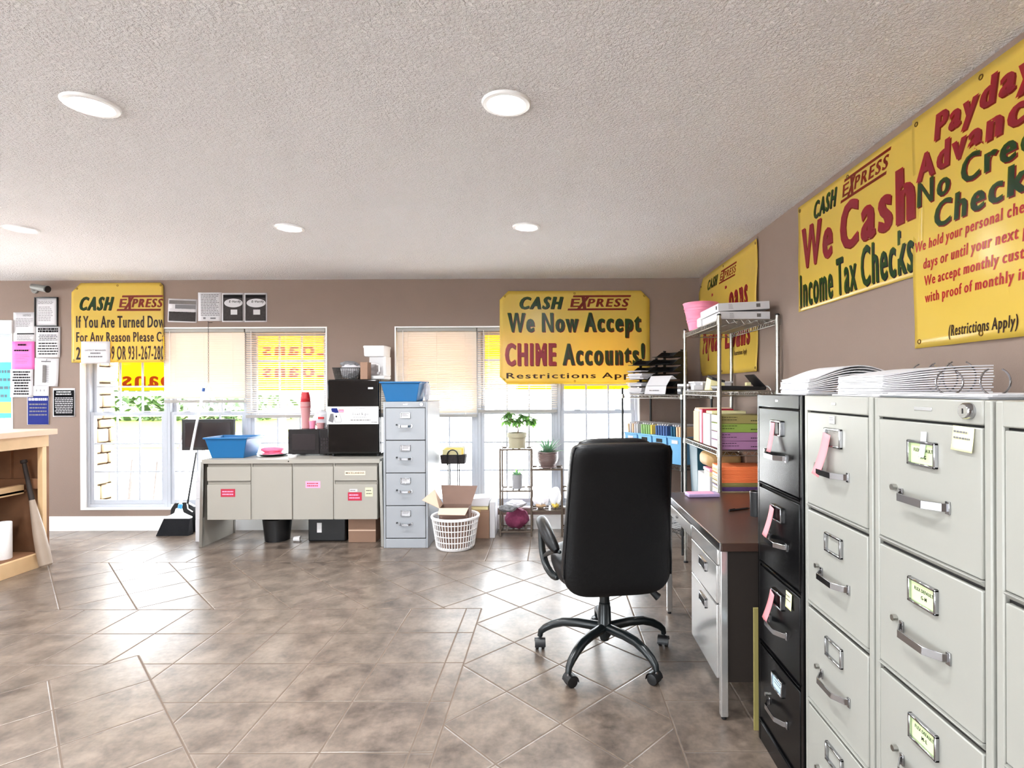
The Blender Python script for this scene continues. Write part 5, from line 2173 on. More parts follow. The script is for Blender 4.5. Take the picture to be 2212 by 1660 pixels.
def wire_shelf(t, W, L, z, mat, nx=3, step=.026):
    """top edge at z: a rim with a zigzag truss, wires across, and corner collars"""
    mb = MB()
    r = .0032
    for zz in (z - r, z - .032):
        mb.tube([(.0, .012, zz), (.0, L - .012, zz)], r, mat, 8)
        mb.tube([(W, .012, zz), (W, L - .012, zz)], r, mat, 8)
        mb.tube([(.012, 0, zz), (W - .012, 0, zz)], r, mat, 8)
        mb.tube([(.012, L, zz), (W - .012, L, zz)], r, mat, 8)

    def zig(A, B):
        A, B = Vector(A), Vector(B)
        n = max(2, int((B - A).length / .022))
        pts = []
        for i in range(n + 1):
            p = A.lerp(B, i / n)
            p.z = z - .004 if i % 2 else z - .031
            pts.append(p)
        mb.tube(pts, .002, mat, 5)
    zig((0, .02, 0), (0, L - .02, 0))
    zig((W, .02, 0), (W, L - .02, 0))
    zig((.02, 0, 0), (W - .02, 0, 0))
    zig((.02, L, 0), (W - .02, L, 0))
    n = int(L / step)
    for i in range(1, n):
        mb.tube([(0, L * i / n, z - .003), (W, L * i / n, z - .003)], .002, mat, 5)
    for i in range(1, nx):
        mb.tube([(W * i / nx, 0, z - .008), (W * i / nx, L, z - .008)], .003, mat, 6)
    o = mb.build('wire_shelf', t)
    for x, y in ((0, 0), (W, 0), (0, L), (W, L)):
        mb = MB()
        mb.lathe([(.0128, -.038), (.018, -.038), (.016, .002), (.0128, .002)], 'steel' if mat != 'wire_black' else mat, (x, y, z), n=16)
        mb.build('corner_collar', o)
    return o


for z in (1.80, 1.352, .978, .515):
    wire_shelf(t, W, L, z, 'steel')

# on the rack, top shelf
ZT = 1.803
t = thing('pink_bucket', 'pink ribbed bucket on the top shelf of the chrome rack', 'bucket', (1.115, 4.15, ZT))
mb = MB()
prof = [(.0001, 0), (.086, 0)]
for i in range(1, 10):
    z = i * .0205
    r = .086 + .042 * i / 9.6
    prof += [(r - .001, z - .002), (r + (.003 if i in (3, 4, 7, 8) else 0), z)]
prof += [(.129, .197), (.133, .202), (.130, .205), (.126, .2), (.084, .004), (.0001, .004)]
mb.lathe(prof, 'pink', n=40)
mb.build('bucket_body', t)
t = thing('label_maker', 'small black and white device beside the pink bucket', 'device', (1.09, 3.945, ZT))
mb = MB()
mb.box(-.012, .07, -.045, .045, 0, .075, 'black_plastic')
mb.build('dark_body', t, bevel=.008, seg=3)
mb = MB()
mb.box(-.05, -.012, -.04, .04, 0, .07, 'white_plastic')
mb.build('white_end', t, bevel=.014, seg=3)


def flat_box(label, loc, rot, w, l, h):
    t = thing('flat_white_box', label, 'box', loc, group='flat white cartons on the rack', rot=rot)
    mb = MB()
    mb.box(0, w, 0, l, 0, h, 'paper')
    mb.build('carton', t, bevel=.0015)
    mb = MB()
    X = Matrix(((1, 0, 0, 0), (0, 0, -1, -.0006), (0, 1, 0, 0), (0, 0, 0, 1)))
    text_lines(mb, (w * .2, w * .3, h * .2, h * .85), 4, 'print_grey', 0, X, .3, .3, 2)
    mb.add([(w * .74, h * .3, 0), (w * .82, h * .3, 0), (w * .82, h * .75, 0), (w * .74, h * .75, 0)], [(0, 1, 2, 3)], 'photo_mid', X)
    mb.build('print', t, smooth=0)
    mb = MB()
    mb.box(-.001, .001, .03, .05, h * .3, h * .75, 'dark_gap')
    mb.build('hand_hole', t, smooth=0)


flat_box('lower of two flat white cartons on the top of the chrome rack', (1.052, 3.47, ZT), (0, 0, 0), .318, .40, .049)
flat_box('upper tilted one of two flat white cartons on the chrome rack', (1.046, 3.475, ZT + .052), (R(0), R(-2.6), 0), .325, .42, .05)

# second shelf
ZT = 1.355
t = thing('small_white_box', 'small white box at the left of the second rack shelf', 'box', (1.075, 4.1, ZT))
mb = MB()
mb.box(-.035, .035, -.03, .03, 0, .035, 'paper')
mb.box(.028, .036, -.03, .03, .035, .058, 'paper')
mb.build('box_body', t, bevel=.002)
t = thing('yellow_pad', 'yellow paper pad propped on the second rack shelf', 'pad', (1.105, 3.78, ZT))
mb = MB()
mb.hexa([(-.05, -.06, 0), (.07, -.06, 0), (.07, .06, 0), (-.05, .06, 0)], [(-.035, -.05, .07), (.055, -.05, .05), (.055, .05, .05), (-.035, .05, .09)], 'cream_wrap')
mb.build('pad_block', t, bevel=.003)
mb = MB()
mb.hexa([(-.03, -.055, .072), (.06, -.055, .053), (.06, .05, .055), (-.03, .05, .092)], [(-.028, -.055, .09), (.06, -.055, .066), (.06, .05, .068), (-.028, .05, .108)], 'dark_gap')
mb.build('dark_cover', t, bevel=.003)
t = thing('clear_plastic_box', 'low clear plastic box at the back of the second rack shelf', 'box', (1.2, 4.2, ZT))
mb = MB()
bin_mb(.26, .27, .14, .15, .065, 'white_clear').build('box_body', t, bevel=.002)
t = thing('desk_tray', 'black flat tray with a raised flap on the second rack shelf', 'tray', (1.07, 3.46, ZT))
mb = MB()
mb.hexa([(-.01, .0, 0), (.27, .0, 0), (.27, .2, 0), (-.01, .2, 0)], [(-.025, .0, .03), (.275, .0, .022), (.275, .2, .022), (-.025, .2, .03)], 'black_plastic')
mb.build('tray_body', t, bevel=.005)
mb = MB()
mb.hexa([(.262, .005, .02), (.275, .005, .02), (.275, .19, .02), (.262, .19, .02)], [(.19, .01, .1), (.20, .01, .1), (.20, .17, .1), (.19, .17, .1)], 'black_plastic')
mb.build('raised_flap', t, bevel=.002)
mb = MB()
mb.box(.17, .2, .07, .1, .028, .05, 'cream_wrap')
mb.build('yellow_insert', t, bevel=.003)
t = thing('white_cable', 'white cable looping off the right end of the second rack shelf', 'cable', (1.335, 3.5, ZT))
mb = MB()
mb.tube([(-.015, .02, .012), (.005, .0, .026), (.022, -.02, .025), (.032, -.035, .01), (.037, -.052, -.02), (.034, -.06, -.06), (.03, -.055, -.1)], .003, 'white_plastic', 8)
mb.build('cord', t)


# reams and packs
def pack(name, label, cat, x, y, z, w, l, h, mat, end='paper', group=None, sheets=0, rz=0., lines=0):
    t = thing(name, label, cat, (x, y, z), rz, group=group)
    mb = MB()
    if sheets:
        rnd = random.Random(int(z * 1000) + 3)
        for i in range(sheets):
            a, b = rnd.uniform(-.003, .003), rnd.uniform(-.003, .003)
            mb.box(a, w + a, b, l + b, h * i / sheets + .0004, h * (i + 1) / sheets - .0004, mat)
    else:
        mb.box(0, w, 0, l, 0, h - .001, mat)
    mb.build('wrapped_block', t, bevel=.002, seg=1)
    mb = MB()
    mb.box(-.0012, .001, .006, l - .006, .004, h - .005, end)  # pale end face: window light painted onto the pack ends
    mb.build('lit_end', t, smooth=0)
    if lines:
        mb = MB()
        X = Matrix(((1, 0, 0, 0), (0, 0, -1, -.0008), (0, 1, 0, 0), (0, 0, 0, 1)))
        text_lines(mb, (w * .02, w * .4, h * .3, h * .9), lines, 'print', 0, X, .2, .5, int(z * 100))
        text_lines(mb, (w * .65, w * .95, h * .2, h * .5), 1, 'print', 0, X, .3, .2, int(z * 90))
        mb.build('print', t, smooth=0)
    return t


Z3 = .981
GP = 'coloured paper packs on the third rack shelf'
for (m, lab), z in zip([('mauve_wrap', 'lower mauve paper pack on the third rack shelf'), ('mauve_wrap', 'upper mauve paper pack on the third rack shelf'),
                        ('green_wrap', 'green paper pack above the mauve ones on the rack'), ('olive_wrap', 'tan topmost paper pack of the coloured stack on the rack')], range(4)):
    pack('paper_pack', lab, 'paper pack', 1.055, 3.455, Z3 + z * .0545, .285, .216, .054, m, 'paper', GP, lines=2)
t = thing('white_box', 'white box standing behind the coloured packs on the third rack shelf', 'box', (1.05, 3.69, Z3))
mb = MB()
mb.box(0, .25, 0, .17, 0, .215, 'paper')
mb.box(-.0008, .001, .02, .15, .1, .103, 'paper_edge')
mb.build('box_body', t, bevel=.002)
mb = MB()
mb.box(.02, .25, .02, .16, .215, .232, 'cream_wrap')
mb.build('cream_lid_pack', t, bevel=.002)
t = thing('red_box', 'red and pink upright box on the third rack shelf', 'box', (1.05, 3.875, Z3))
mb = MB()
mb.box(0, .22, 0, .07, 0, .24, 'red_card')
mb.build('box_body', t, bevel=.002)
mb = MB()
mb.box(-.001, .001, .02, .068, .002, .235, 'pink_card')
mb.build('pink_end', t, smooth=0)
t = thing('file_box', 'worn tan file box at the far end of the third rack shelf', 'box', (1.05, 3.97, Z3))
mb = MB()
mb.box(0, .26, 0, .15, 0, .22, 'folder_tan')
mb.build('box_body', t, bevel=.002)
mb = MB()
for i in range(5):
    mb.box(.005, .25, .01 + i * .028, .03 + i * .028, .22, .235 + .01 * (i % 2), 'peach_card')
mb.build('divider_tabs', t, smooth=0)

Z4 = .518
GO = 'paper packs on the lowest visible rack shelf'
z = Z4
for m, h, lab, sh in (('mauve_wrap', .1, 'mauve pack at the bottom of the orange paper stack', 0), ('cream_wrap', .1, 'cream pack low in the orange paper stack', 0),
                      ('purple_wrap', .026, 'thin purple pack under the olive one in the orange stack', 3), ('olive_wrap', .026, 'thin olive pack just beneath the orange paper', 3),
                      ('orange_wrap', .05, 'lower bundle of bright orange paper on the rack', 7), ('orange_wrap', .05, 'upper bundle of bright orange paper on the rack', 7)):
    pack('paper_bundle', lab, 'paper pack', 1.055, 3.455, z, .285, .2, h, m, 'cream_wrap' if 'orange' in m else 'paper', GO, sheets=sh)
    z += h + .0005
t = thing('paper_carton', 'white carton of papers under the kraft wrapped package on the rack', 'carton', (1.048, 3.69, Z4))
mb = MB()
mb.box(0, .225, 0, .3, 0, .255, 'paper')
mb.build('box_body', t, bevel=.002)
mb = MB()
mb.box(.0, .22, .004, .14, .256, .285, 'cream_wrap')
mb.box(.0, .22, .004, .16, .286, .305, 'pink_card')
mb.build('loose_sheets', t, bevel=.002)
t = thing('wrapped_package', 'brown kraft wrapped package lying on the white carton', 'package', (1.045, 3.69, Z4 + .306))
mb = MB()
rings = []
for k in range(13):
    a = k / 12
    s = .9 + .1 * math.sin(a * PI) if k not in (0, 12) else .62
    rings.append([(a * .235, .15 + .145 * s * math.copysign(abs(math.cos(q)) ** .5, math.cos(q)), .052 + .05 * s * math.copysign(abs(math.sin(q)) ** .5, math.sin(q)) * (1 + .06 * math.sin(5 * q + k)))
                  for q in [2 * PI * i / 24 for i in range(24)]])
mb.loft(rings, 'kraft')
mb.build('package', t, smooth=60)
t = thing('cardboard_carton', 'plain brown carton standing to the right of the kraft package', 'carton', (1.29, 3.69, Z4))
mb = MB()
mb.box(0, .095, 0, .3, 0, .44, 'cardboard')
mb.box(-.0006, .0956, .14, .16, .1, .4405, 'kraft')
mb.build('box_body', t, bevel=.003)
t = thing('teal_crate', 'dark teal plastic crate at the far end of the rack', 'crate', (1.22, 4.16, Z4))
bin_mb(.3, .33, .2, .24, .43, 'teal').build('crate_body', t, bevel=.004)

# ================================================================== BLACK SHELF UNIT IN THE CORNER
ang = math.atan2(-.64, .407)
UL, UD = .758, .35
U0 = Vector((.648, 5.145, 0))     # far-left front post
t = thing('corner_shelf', 'black metal shelf unit standing across the far right corner', 'shelf unit', U0, ang)
UX = Matrix.Translation(U0) @ Matrix.Rotation(ang, 4, 'Z')
unit = t
for x, y in ((0, 0), (UL, 0), (0, UD), (UL, UD)):
    mb = MB()
    mb.cyl((x, y, 0), (x, y, 1.375), .0105, 'wire_black', n=12)
    mb.build('post', t)
for z in (1.315, .725, .2):
    wire_shelf(t, UL, UD, z, 'steel' if z > 1 else 'wire_black', nx=3, step=.04)


def on_unit(name, label, cat, x, y, z, rz=0., group=None):
    p = UX @ Vector((x, y, 0))
    return thing(name, label, cat, (p.x, p.y, z), ang + rz, group)


def letter_trays(label, x, y, n, group='black letter tray towers'):
    t = on_unit('letter_tray_tower', label, 'letter trays', x, y, 1.318, 0, group)
    for k in range(n):
        z = k * .066
        mb = MB()
        mb.box(-.11, .11, -.12, .1, z, z + .004, 'black_plastic')
        for s in (-1, 1):
            mb.hexa([(s * .108 - .003, -.08, z), (s * .108 + .003, -.08, z), (s * .108 + .003, .1, z), (s * .108 - .003, .1, z)],
                    [(s * .108 - .003, .0, z + .05), (s * .108 + .003, .0, z + .05), (s * .108 + .003, .1, z + .05), (s * .108 - .003, .1, z + .05)], 'black_plastic')
            mb.box(s * .108 - .006, s * .108 + .006, .02, .05, z + .05, z + .066, 'black_plastic')
        mb.box(-.108, .108, .096, .1, z, z + .05, 'black_plastic')
        mb.build('tray', t, bevel=.002, seg=1)
    return t


letter_trays('black letter tray tower full of papers at the left of the corner shelf', .13, .17, 5)
letter_trays('black letter tray tower with empty upper trays behind the white folder', .37, .25, 6)
for k in range(4):
    t = on_unit('paper_pile', 'pile of white paper lying in a black letter tray on the corner shelf', 'papers', .13, .165, 1.318 + k * .066 + .0045, 0, 'paper piles in the letter trays')
    mb = MB()
    rnd = random.Random(k)
    h = [.052, .034, .052, .012][k]
    for i in range(5):
        a, b = rnd.uniform(-.01, .01), rnd.uniform(-.015, .015)
        mb.box(-.095 + a, .095 + a, -.13 + b, .07 + b, h * i / 5, h * (i + 1) / 5 - .0005, 'paper')
    mb.build('sheets', t, smooth=0)
t = on_unit('white_binder', 'white folder propped open like a tent on the corner shelf', 'folder', .42, .03, 1.318)
mb = MB()
mb.hexa([(-.13, -.02, 0), (.13, -.02, 0), (.13, -.012, 0), (-.13, -.012, 0)], [(-.12, -.01, .07), (.135, -.01, .07), (.135, -.004, .07), (-.12, -.004, .07)], 'paper')
mb.build('front_cover', t, bevel=.001)
mb = MB()
mb.hexa([(-.12, -.01, .072), (.135, -.01, .072), (.135, -.004, .072), (-.12, -.004, .072)], [(-.1, .035, .16), (.16, .035, .16), (.16, .041, .16), (-.1, .041, .16)], 'paper')
mb.hexa([(-.1, .037, .16), (.16, .037, .16), (.16, .043, .16), (-.1, .043, .16)], [(-.1, .09, .13), (.16, .09, .13), (.16, .096, .13), (-.1, .096, .13)], 'paper_edge')
mb.build('upper_flap', t, bevel=.001)
mb = MB()
X = Matrix(((1, 0, 0, 0), (0, 0, -1, -.021), (0, 1, 0, 0), (0, 0, 0, 1)))
text_lines(mb, (-.06, .06, .025, .04), 1, 'print_grey', .002, X, .5, 0, 2)
mb.build('print', t, smooth=0)
for i in range(4):
    t = on_unit('grey_file', ['lowest grey file', 'second file up', 'third file up', 'topmost pale file'][i] + ' in the short stack at the near end of the corner shelf', 'file', .665, .2, 1.318 + i * .022, 0,
                'files stacked on the corner shelf')
    mb = MB()
    mb.box(-.06, .07, -.1, .12, 0, .021, ['print_grey', 'paper_edge', 'photo_mid', 'paper_edge'][i])
    mb.build('file_cover', t, bevel=.003)

folder_sets = [['folder_tan', 'paper', 'folder_tan', 'paper', 'paper'], ['folder_green', 'folder_green', 'folder_green', 'folder_green', 'folder_yellow'],
               ['folder_blue', 'folder_blue', 'folder_blue', 'folder_blue', 'folder_blue'], ['folder_teal', 'folder_teal', 'folder_tan', 'folder_tan', 'folder_tan']]
fnames = ['tan and white', 'green and yellow', 'blue', 'teal and tan']
for k in range(4):
    x = .09 + k * .188
    t = on_unit('storage_bin', 'light blue bin of %s folders on the corner shelf' % fnames[k], 'bin', x, .16, .728, 0, 'light blue folder bins on the corner shelf')
    bin_mb(.145, .172, .24, .28, .235, 'sky_bin', rim=.005).build('bin_body', t, bevel=.003)
    mb = MB()
    mb.box(-.035, .035, -.142, -.128, .175, .205, 'dark_gap' if k in (1, 2) else 'paper')
    mb.build('front_slot', t, smooth=0)
    if k == 0:
        gx = None
    for i, m in enumerate(folder_sets[k]):
        fo = on_unit('file_folder', '%s file folder standing in the light blue bin, number %s from its left' % ({'folder_tan': 'tan', 'paper': 'white', 'folder_green': 'green', 'folder_yellow': 'yellow', 'folder_blue': 'blue', 'folder_teal': 'teal'}[m],
                     ['one', 'two', 'three', 'four', 'five'][i]), 'folder', x - .056 + i * .028, .16, .733, 0, 'folders in the bin of %s folders' % fnames[k])
        fo['label'] = '%s file folder in the bin of %s folders, %s from the left' % ({'folder_tan': 'tan', 'paper': 'white', 'folder_green': 'green', 'folder_yellow': 'yellow', 'folder_blue': 'blue', 'folder_teal': 'teal'}[m],
                                                                                     fnames[k], ['first', 'second', 'third', 'fourth', 'fifth'][i])
        mb = MB()
        mb.hexa([(-.010, -.11, 0), (.010, -.11, 0), (.010, .11, 0), (-.010, .11, 0)], [(-.007 + .004 * i - .008, -.12, .31), (.009 + .004 * i - .008, -.12, .31), (.009 + .004 * i - .008, .12, .31), (-.007 + .004 * i - .008, .12, .31)], m)
        mb.build('folder_cover', fo, bevel=.002, seg=1)
        mb = MB()
        mb.hexa([(-.004, -.1, .31), (.004, -.1, .31), (.004, .1, .31), (-.004, .1, .31)], [(-.007 + .004 * i - .002, -.1, .325), (.009 + .004 * i - .008, -.1, .325), (.009 + .004 * i - .008, .1, .325), (-.007 + .004 * i - .002, .1, .325)], 'paper')
        mb.build('papers_inside', fo, smooth=0)

# ================================================================== PAPERS AND RING BINDERS ON THE CABINETS
CT2 = 1.3455


def ring_binder(label, x0, y0, w, l, base, pages, ring_at, rr, rot=0., open_=False, bend=None):
    t = thing('ring_binder', label, 'binder', (x0, y0, CT2), rot, group='ring binders on the cabinets')
    mb = MB()
    mb.box(-.012, w + .04, -.012, l + .012, 0, .004, 'paper')
    mb.build('cover', t, bevel=.001, smooth=0)
    if pages:
        mb = MB()
        n, m = pages
        rnd = random.Random(int(y0 * 100))
        for i in range(n):
            z0 = base * i / n
            dy = rnd.uniform(-.004, .004)
            prev = None
            rr_ = []
            for k in range(13):
                a = k / 12
                z = .005 + z0 + bend(a, i / n)
                rr_.append((a, z))
            th = base / n * .8
            x_off = rnd.uniform(-.004, .004)
            vs = []
            for a, z in rr_:
                x = a * w + x_off
                vs += [(x, dy, z), (x, l + dy, z), (x, l + dy, z + th), (x, dy, z + th)]
            fs = []
            for k in range(12):
                for j in range(4):
                    q, r = k * 4 + j, k * 4 + (j + 1) % 4
                    fs.append((q, q + 4, r + 4, r))
            fs += [(0, 1, 2, 3), (51, 50, 49, 48)]
            mb.add(vs, fs, 'paper' if i > n - 3 else 'paper_edge')
        mb.build('page_block', t, smooth=30)
    for y in ((l * .2, l * .5, l * .8) if not open_ else (l * .05, l * .45, l * .85)):
        mb = MB()
        for s in (-1, 1):
            pts = []
            for k in range(9):
                q = R(-75 + 140 * k / 8) if not open_ else R(-70 + 138 * k / 8)
                pts.append((ring_at + s * (rr * math.cos(q) + (.004 if open_ else 0)), y, .006 + rr + rr * math.sin(q)))
            mb.tube(pts, .0022, 'chrome', 8)
        mb.build('ring', t)
    return t


ring_binder('thick white page stack in a ring binder on the black cabinet', .865, 1.865, .285, .225, .05, (11, 0), .2, .042,
            bend=lambda a, k: .042 * max(0, math.sin(min(1, a * 1.12) * PI * .78) - .1) * k + .03 * a * a * (1 - a) * 3 * k)
ring_binder('wide white page stack fanning up to the right on the beige cabinets', .862, 1.44, .29, .225, .052, (12, 0), .235, .045,
            bend=lambda a, k: (.03 * a ** 1.5 + .012 * math.sin(a * PI)) * (k - .12) * 1.1 if k > .12 else 0)
t = ring_binder('open empty ring binder on the rightmost cabinets', .845, 1.065, .31, .355, 0, None, .14, .030, open_=True)
mb = MB()
for i in range(3):
    mb.hexa([(-.02 + .01 * i, -.02, .0045 + .002 * i), (.30, -.03, .0045 + .002 * i), (.30, .34, .0045 + .002 * i), (-.03 + .02 * i, .34, .0045 + .002 * i)],
            [(-.02 + .01 * i, -.02, .006 + .002 * i), (.30, -.03, .006 + .002 * i), (.30, .34, .006 + .002 * i), (-.03 + .02 * i, .34, .006 + .002 * i)], 'paper')
mb.build('loose_page', t, smooth=0)
# ================================================================== AT THE RIGHT-HAND WINDOWS
t = thing('laundry_basket', 'round white plastic laundry basket holding an open carton', 'basket', (-.852, 4.765, 0))
rad = lambda z: .158 + (.2 - .158) * z / .275
mb = MB()
mb.lathe([(.0001, 0), (.15, 0), (.159, .006), (.161, .03), (.157, .03), (.154, .008), (.0001, .006)], 'white_plastic', n=48)
for i in range(44):
    q = 2 * PI * i / 44
    for r0, r1 in ((0, 0),):
        mb.tube([(math.cos(q) * rad(z), math.sin(q) * rad(z), z) for z in (.02, .11, .2, .27)], .0042, 'white_plastic', 5)
for z in (.075, .125, .175, .225):
    mb.tube([(math.cos(k * PI / 24) * rad(z), math.sin(k * PI / 24) * rad(z), z) for k in range(48)], .0042, 'white_plastic', 6, closed=True)
mb.build('lattice_wall', t, smooth=60)
mb = MB()
mb.lathe([(.193, .262), (.2, .262), (.206, .268), (.208, .262), (.211, .276), (.206, .284), (.198, .284), (.193, .276), (.193, .262)], 'white_plastic', n=48)
mb.build('rim', t, smooth=60)

bz = .010
t = thing('open_carton', 'open brown cardboard carton standing in the laundry basket', 'carton', (-.85, 4.765, bz))
w, d, h = .125, .085, .345
mb = MB()
mb.box(-w, w, -d, -d + .004, 0, h, 'cardboard_in')
mb.box(-w, w, d - .004, d, 0, h, 'cardboard_in')
mb.box(-w, -w + .004, -d, d, 0, h, 'cardboard_in')
mb.box(w - .004, w, -d, d, 0, h, 'cardboard_in')
mb.box(-w, w, -d, d, 0, .004, 'cardboard_in')
mb.build('box_body', t, smooth=0)


def flap(A, B, C, D, mat):
    mb = MB()
    n = (Vector(B) - Vector(A)).cross(Vector(D) - Vector(A)).normalized() * .002
    mb.hexa([Vector(p) - n for p in (A, B, C, D)], [Vector(p) + n for p in (A, B, C, D)], mat)
    mb.build('flap', t, smooth=0)


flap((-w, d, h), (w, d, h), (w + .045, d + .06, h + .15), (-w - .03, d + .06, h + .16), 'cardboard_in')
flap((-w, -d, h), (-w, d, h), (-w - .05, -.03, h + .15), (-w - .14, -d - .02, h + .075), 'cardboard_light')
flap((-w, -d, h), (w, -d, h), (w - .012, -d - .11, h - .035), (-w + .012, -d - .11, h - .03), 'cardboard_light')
t = thing('storage_carton', 'closed brown carton on the floor behind the laundry basket', 'carton', (-.69, 5.03, 0))
mb = MB()
mb.box(-.1, .1, 0, .3, 0, .255, 'cardboard')
mb.box(-.02, .02, -.0006, .3006, .2, .2556, 'kraft')
mb.build('box_body', t, bevel=.003)
t = thing('white_paper_stack', 'white and yellow papers stacked on the closed brown carton', 'papers', (-.685, 5.06, .256))
mb = MB()
mb.box(-.075, .08, 0, .22, 0, .035, 'cream_wrap')
mb.hexa([(-.085, -.01, .036), (.085, -.01, .036), (.085, .22, .036), (-.085, .22, .036)], [(-.08, .0, .1), (.1, .0, .115), (.1, .22, .115), (-.08, .22, .1)], 'paper')
mb.build('sheets', t, bevel=.002)
t = thing('white_carton', 'white printed carton leaning beside the closed brown one', 'carton', (-.565, 5.05, 0))
mb = MB()
mb.box(-.024, .024, 0, .28, 0, .33, 'paper')
mb.build('box_body', t, bevel=.002)
mb = MB()
mb.box(.0235, .0252, .04, .2, .18, .28, 'paper_edge')
mb.build('print', t, smooth=0)

t = thing('magazine_stand', 'black metal basket stand with yellow folders in front of the window', 'stand', (-.952, 5.25, 0))
mb = MB()
mb.hexa([(-.11, -.05, .66), (.11, -.05, .66), (.11, .05, .66), (-.11, .05, .66)], [(-.12, -.06, .745), (.12, -.06, .745), (.12, .06, .745), (-.12, .06, .745)], 'photo_dark')
mb.build('basket', t, bevel=.003)
mb = MB()
mb.tube([(-.05, -.064, .65)] + [(-.05 + .05 - .05 * math.cos(q), -.064, .745 + .05 * math.sin(q)) for q in [PI * k / 10 for k in range(11)]] + [(.05, -.064, .65)], .006, 'wire_black', 8)
mb.build('handle', t)
for x in (-.045, .045):
    for y in (-.045, .045):
        mb = MB()
        mb.cyl((x, y, 0), (x, y, .662), .005, 'wire_black', n=8)
        mb.build('leg', t)
for i, m in enumerate(('cream_wrap', 'folder_yellow', 'cream_wrap', 'paper')):
    t = thing('paper_folder', ['front cream folder', 'strong yellow folder', 'rear cream folder', 'tall white folder'][i] + ' standing in the black basket stand', 'folder',
              (-.952, 5.215 + .02 * i, .746), group='folders in the basket stand')
    mb = MB()
    mb.box(-.1 + .008 * i, .08 + .008 * i, -.005, .005, 0, .05 + .008 * i, m)
    mb.build('folder_cover', t, bevel=.001)
# plant stand: three towers of square bronze tube
t = thing('plant_stand', 'stepped bronze metal plant stand in front of the right windows', 'plant stand', (-.495, 5.1, 0))
D = .22


def tower(x0, x1, zs, ztop, left=True):
    r = .0085
    for x in ([x0, x1] if left else [x1]):
        for y in (0, D):
            mb = MB()
            mb.box(x - r, x + r, y - r, y + r, 0, ztop, 'bronze')
            mb.build('post', t, bevel=.002, seg=1)
    for z in zs:
        mb = MB()
        for y in (0, D):
            mb.box(x0, x1, y - .006, y + .006, z - .014, z, 'bronze')
        for x in (x0, x1):
            mb.box(x - .006, x + .006, 0, D, z - .014, z, 'bronze')
        n = 5
        for i in range(1, n):
            x = x0 + (x1 - x0) * i / n
            mb.box(x - .010, x + .010, 0, D, z - .006, z, 'bronze')
        for y in (.07, .15):
            mb.box(x0, x1, y - .005, y + .005, z - .010, z - .004, 'bronze')
        mb.build('shelf', t, bevel=.001, seg=1, smooth=0)


tower(0, .288, (.05, .427, .81), .815)
tower(.288, .573, (.24, .625), .63, left=False)
tower(.573, .86, (.05, .43), .435, left=False)


def leaf(mb, base, d, up, l, w, mat, droop=.3, fold=.15):
    d = Vector(d).normalized()
    s = d.cross(Vector(up)).normalized()
    n = s.cross(d).normalized()
    vs, fs = [], []
    K = 6
    for k in range(K + 1):
        a = k / K
        c = Vector(base) + d * l * a + n * (-droop * l * a * a)
        hw = w * math.sin(PI * min(.97, .06 + a * .94)) ** .8
        vs += [c - s * hw + n * fold * hw, c, c + s * hw + n * fold * hw]
    for k in range(K):
        i = 3 * k
        fs += [(i, i + 1, i + 4, i + 3), (i + 1, i + 2, i + 5, i + 4)]
    mb.add(vs, fs, mat)


sx, sy = -.495, 5.1
t = thing('potted_schefflera', 'tan pot with a small leafy tree on the tallest tier of the stand', 'plant', (sx + .15, sy + .11, .811))
mb = MB()
mb.lathe([(.0001, 0), (.078, 0), (.084, .1), (.093, .101), (.095, .143), (.088, .143), (.082, .09), (.076, .006), (.0001, .006)], 'pot_tan', n=32)
mb.build('pot', t)
mb = MB()
mb.lathe([(.0001, .128), (.086, .124)], 'soil', n=24)
mb.build('soil', t)
mb = MB()
br = [((.005, 0, .12), (.012, 0, .17), (.005, .0, .2), (.03, .01, .25)), ((.005, 0, .19), (-.04, .01, .235), (-.09, .02, .28)), ((.02, 0, .23), (.07, -.01, .255), (.12, 0, .25)), ((.01, 0, .2), (.03, -.02, .26), (.05, -.02, .31)),
      ((-.02, 0, .22), (-.05, -.03, .26), (-.07, -.04, .33))]
for b in br:
    mb.tube(b, [.008, .006, .0045, .003][:len(b)], 'trunk', 7)
mb.build('trunk', t)
mb = MB()
rnd = random.Random(5)
tips = [b[-1] for b in br] + [(-.12, .02, .3), (.14, 0, .24), (.1, .02, .29), (-.05, .03, .27), (.0, -.03, .26), (-.1, -.02, .25), (.16, -.02, .27)]
for tp in tips:
    for i in range(12):
        q = rnd.uniform(0, 2 * PI)
        el = rnd.uniform(-.5, .6)
        leaf(mb, Vector(tp) + Vector((rnd.uniform(-.01, .01), rnd.uniform(-.01, .01), rnd.uniform(-.01, .01))), (math.cos(q), math.sin(q), el), (0, 0, 1), rnd.uniform(.055, .09), rnd.uniform(.014, .022), 'leaf', rnd.uniform(.2, .6))
mb.build('foliage', t, smooth=60)

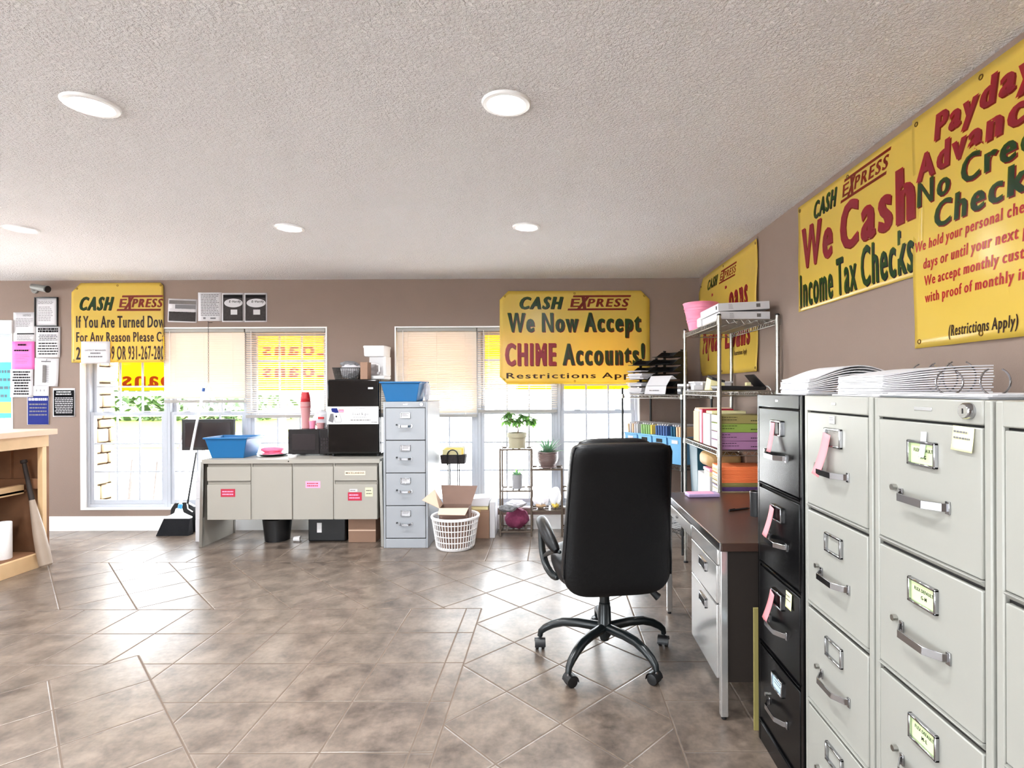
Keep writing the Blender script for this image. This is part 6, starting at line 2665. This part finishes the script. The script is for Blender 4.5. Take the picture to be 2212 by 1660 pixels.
t = thing('potted_agave', 'ribbed dark pot with a spiky plant on the lower right tier', 'plant', (sx + .44, sy + .11, .626))
mb = MB()
prof = [(.0001, 0), (.075, 0), (.075, .012), (.066, .014)]
for i in range(12):
    z = .016 + i * .0095
    r = .07 + .028 * math.sin(min(1, i / 8) * PI / 2)
    prof += [(r, z), (r + .0035, z + .005)]
prof += [(.093, .135), (.1, .14), (.098, .15), (.09, .15), (.088, .13), (.0001, .128)]
mb.lathe(prof, 'pot_dark', n=36)
mb.build('pot', t)
mb = MB()
for i in range(22):
    q = i * 2.399
    el = .35 + 1.1 * (1 - i / 22) if i > 4 else 1.6
    el = 2.2 - i * .085
    leaf(mb, (.012 * math.cos(q), .012 * math.sin(q), .125), (math.cos(q), math.sin(q), el), (0.01, .01, 1), .155 + .03 * math.sin(i), .0115, 'leaf_dark', .08 + i * .008, .5)
mb.build('foliage', t, smooth=60)

t = thing('potted_aloe', 'small grey pot with an aloe on the middle tier of the stand', 'plant', (sx + .152, sy + .1, .428))
mb = MB()
mb.lathe([(.0001, 0), (.046, 0), (.05, .132), (.046, .132), (.042, .006), (.0001, .006)], 'pot_grey', n=28)
mb.lathe([(.0001, .12), (.0465, .118)], 'soil', n=20)
mb.build('pot', t)
mb = MB()
rnd = random.Random(15)
for i in range(14):
    q = i * 2.399
    leaf(mb, (.01 * math.cos(q), .01 * math.sin(q), .115), (math.cos(q), math.sin(q), 1.7 - i * .11), (.01, .01, 1), rnd.uniform(.06, .105), .009, 'leaf_dark' if i % 3 else 'leaf', .1, .5)
mb.build('foliage', t, smooth=60)

t = thing('plush_bag', 'maroon plush bag on the bottom tier of the plant stand', 'bag', (sx + .145, sy + .10, .051))
mb = MB()
blob(mb, (0, 0, .1), (.112, .1, .098), 'purple', 7, .2, 1.8, flat=0)
mb.build('bag_body', t)
t = thing('patterned_cloth', 'black and white cloth draped over the maroon plush bag', 'cloth', (sx + .1, sy + .06, .238))
mb = MB()
blob(mb, (-.03, -.125, .035), (.085, .042, .033), 'cloth_bw', 31, .3, 2.5)
blob(mb, (.045, -.04, .06), (.095, .08, .035), 'paper', 32, .3, 2.5)
mb.build('cloth', t)
for i, (x, w_, lab) in enumerate(((.375, .075, 'knotted white plastic bag on the low shelf of the plant stand'), (.51, .05, 'white plastic bag beside the right post of the plant stand'))):
    t = thing('plastic_bag', lab, 'bag', (sx + x, sy + .1, .241), group='white bags on the plant stand')
    mb = MB()
    blob(mb, (0, 0, .1), (w_, .08, .1), 'white_clear', 41 + i, .25, 2.2, flat=0)
    mb.build('bag_body', t)
    mb = MB()
    blob(mb, (0, -.02, .04), (w_ * .7, .05, .035), ['folder_tan', 'folder_yellow'][i], 51 + i, .2, 2.4, flat=.003)
    mb.build('contents', t)
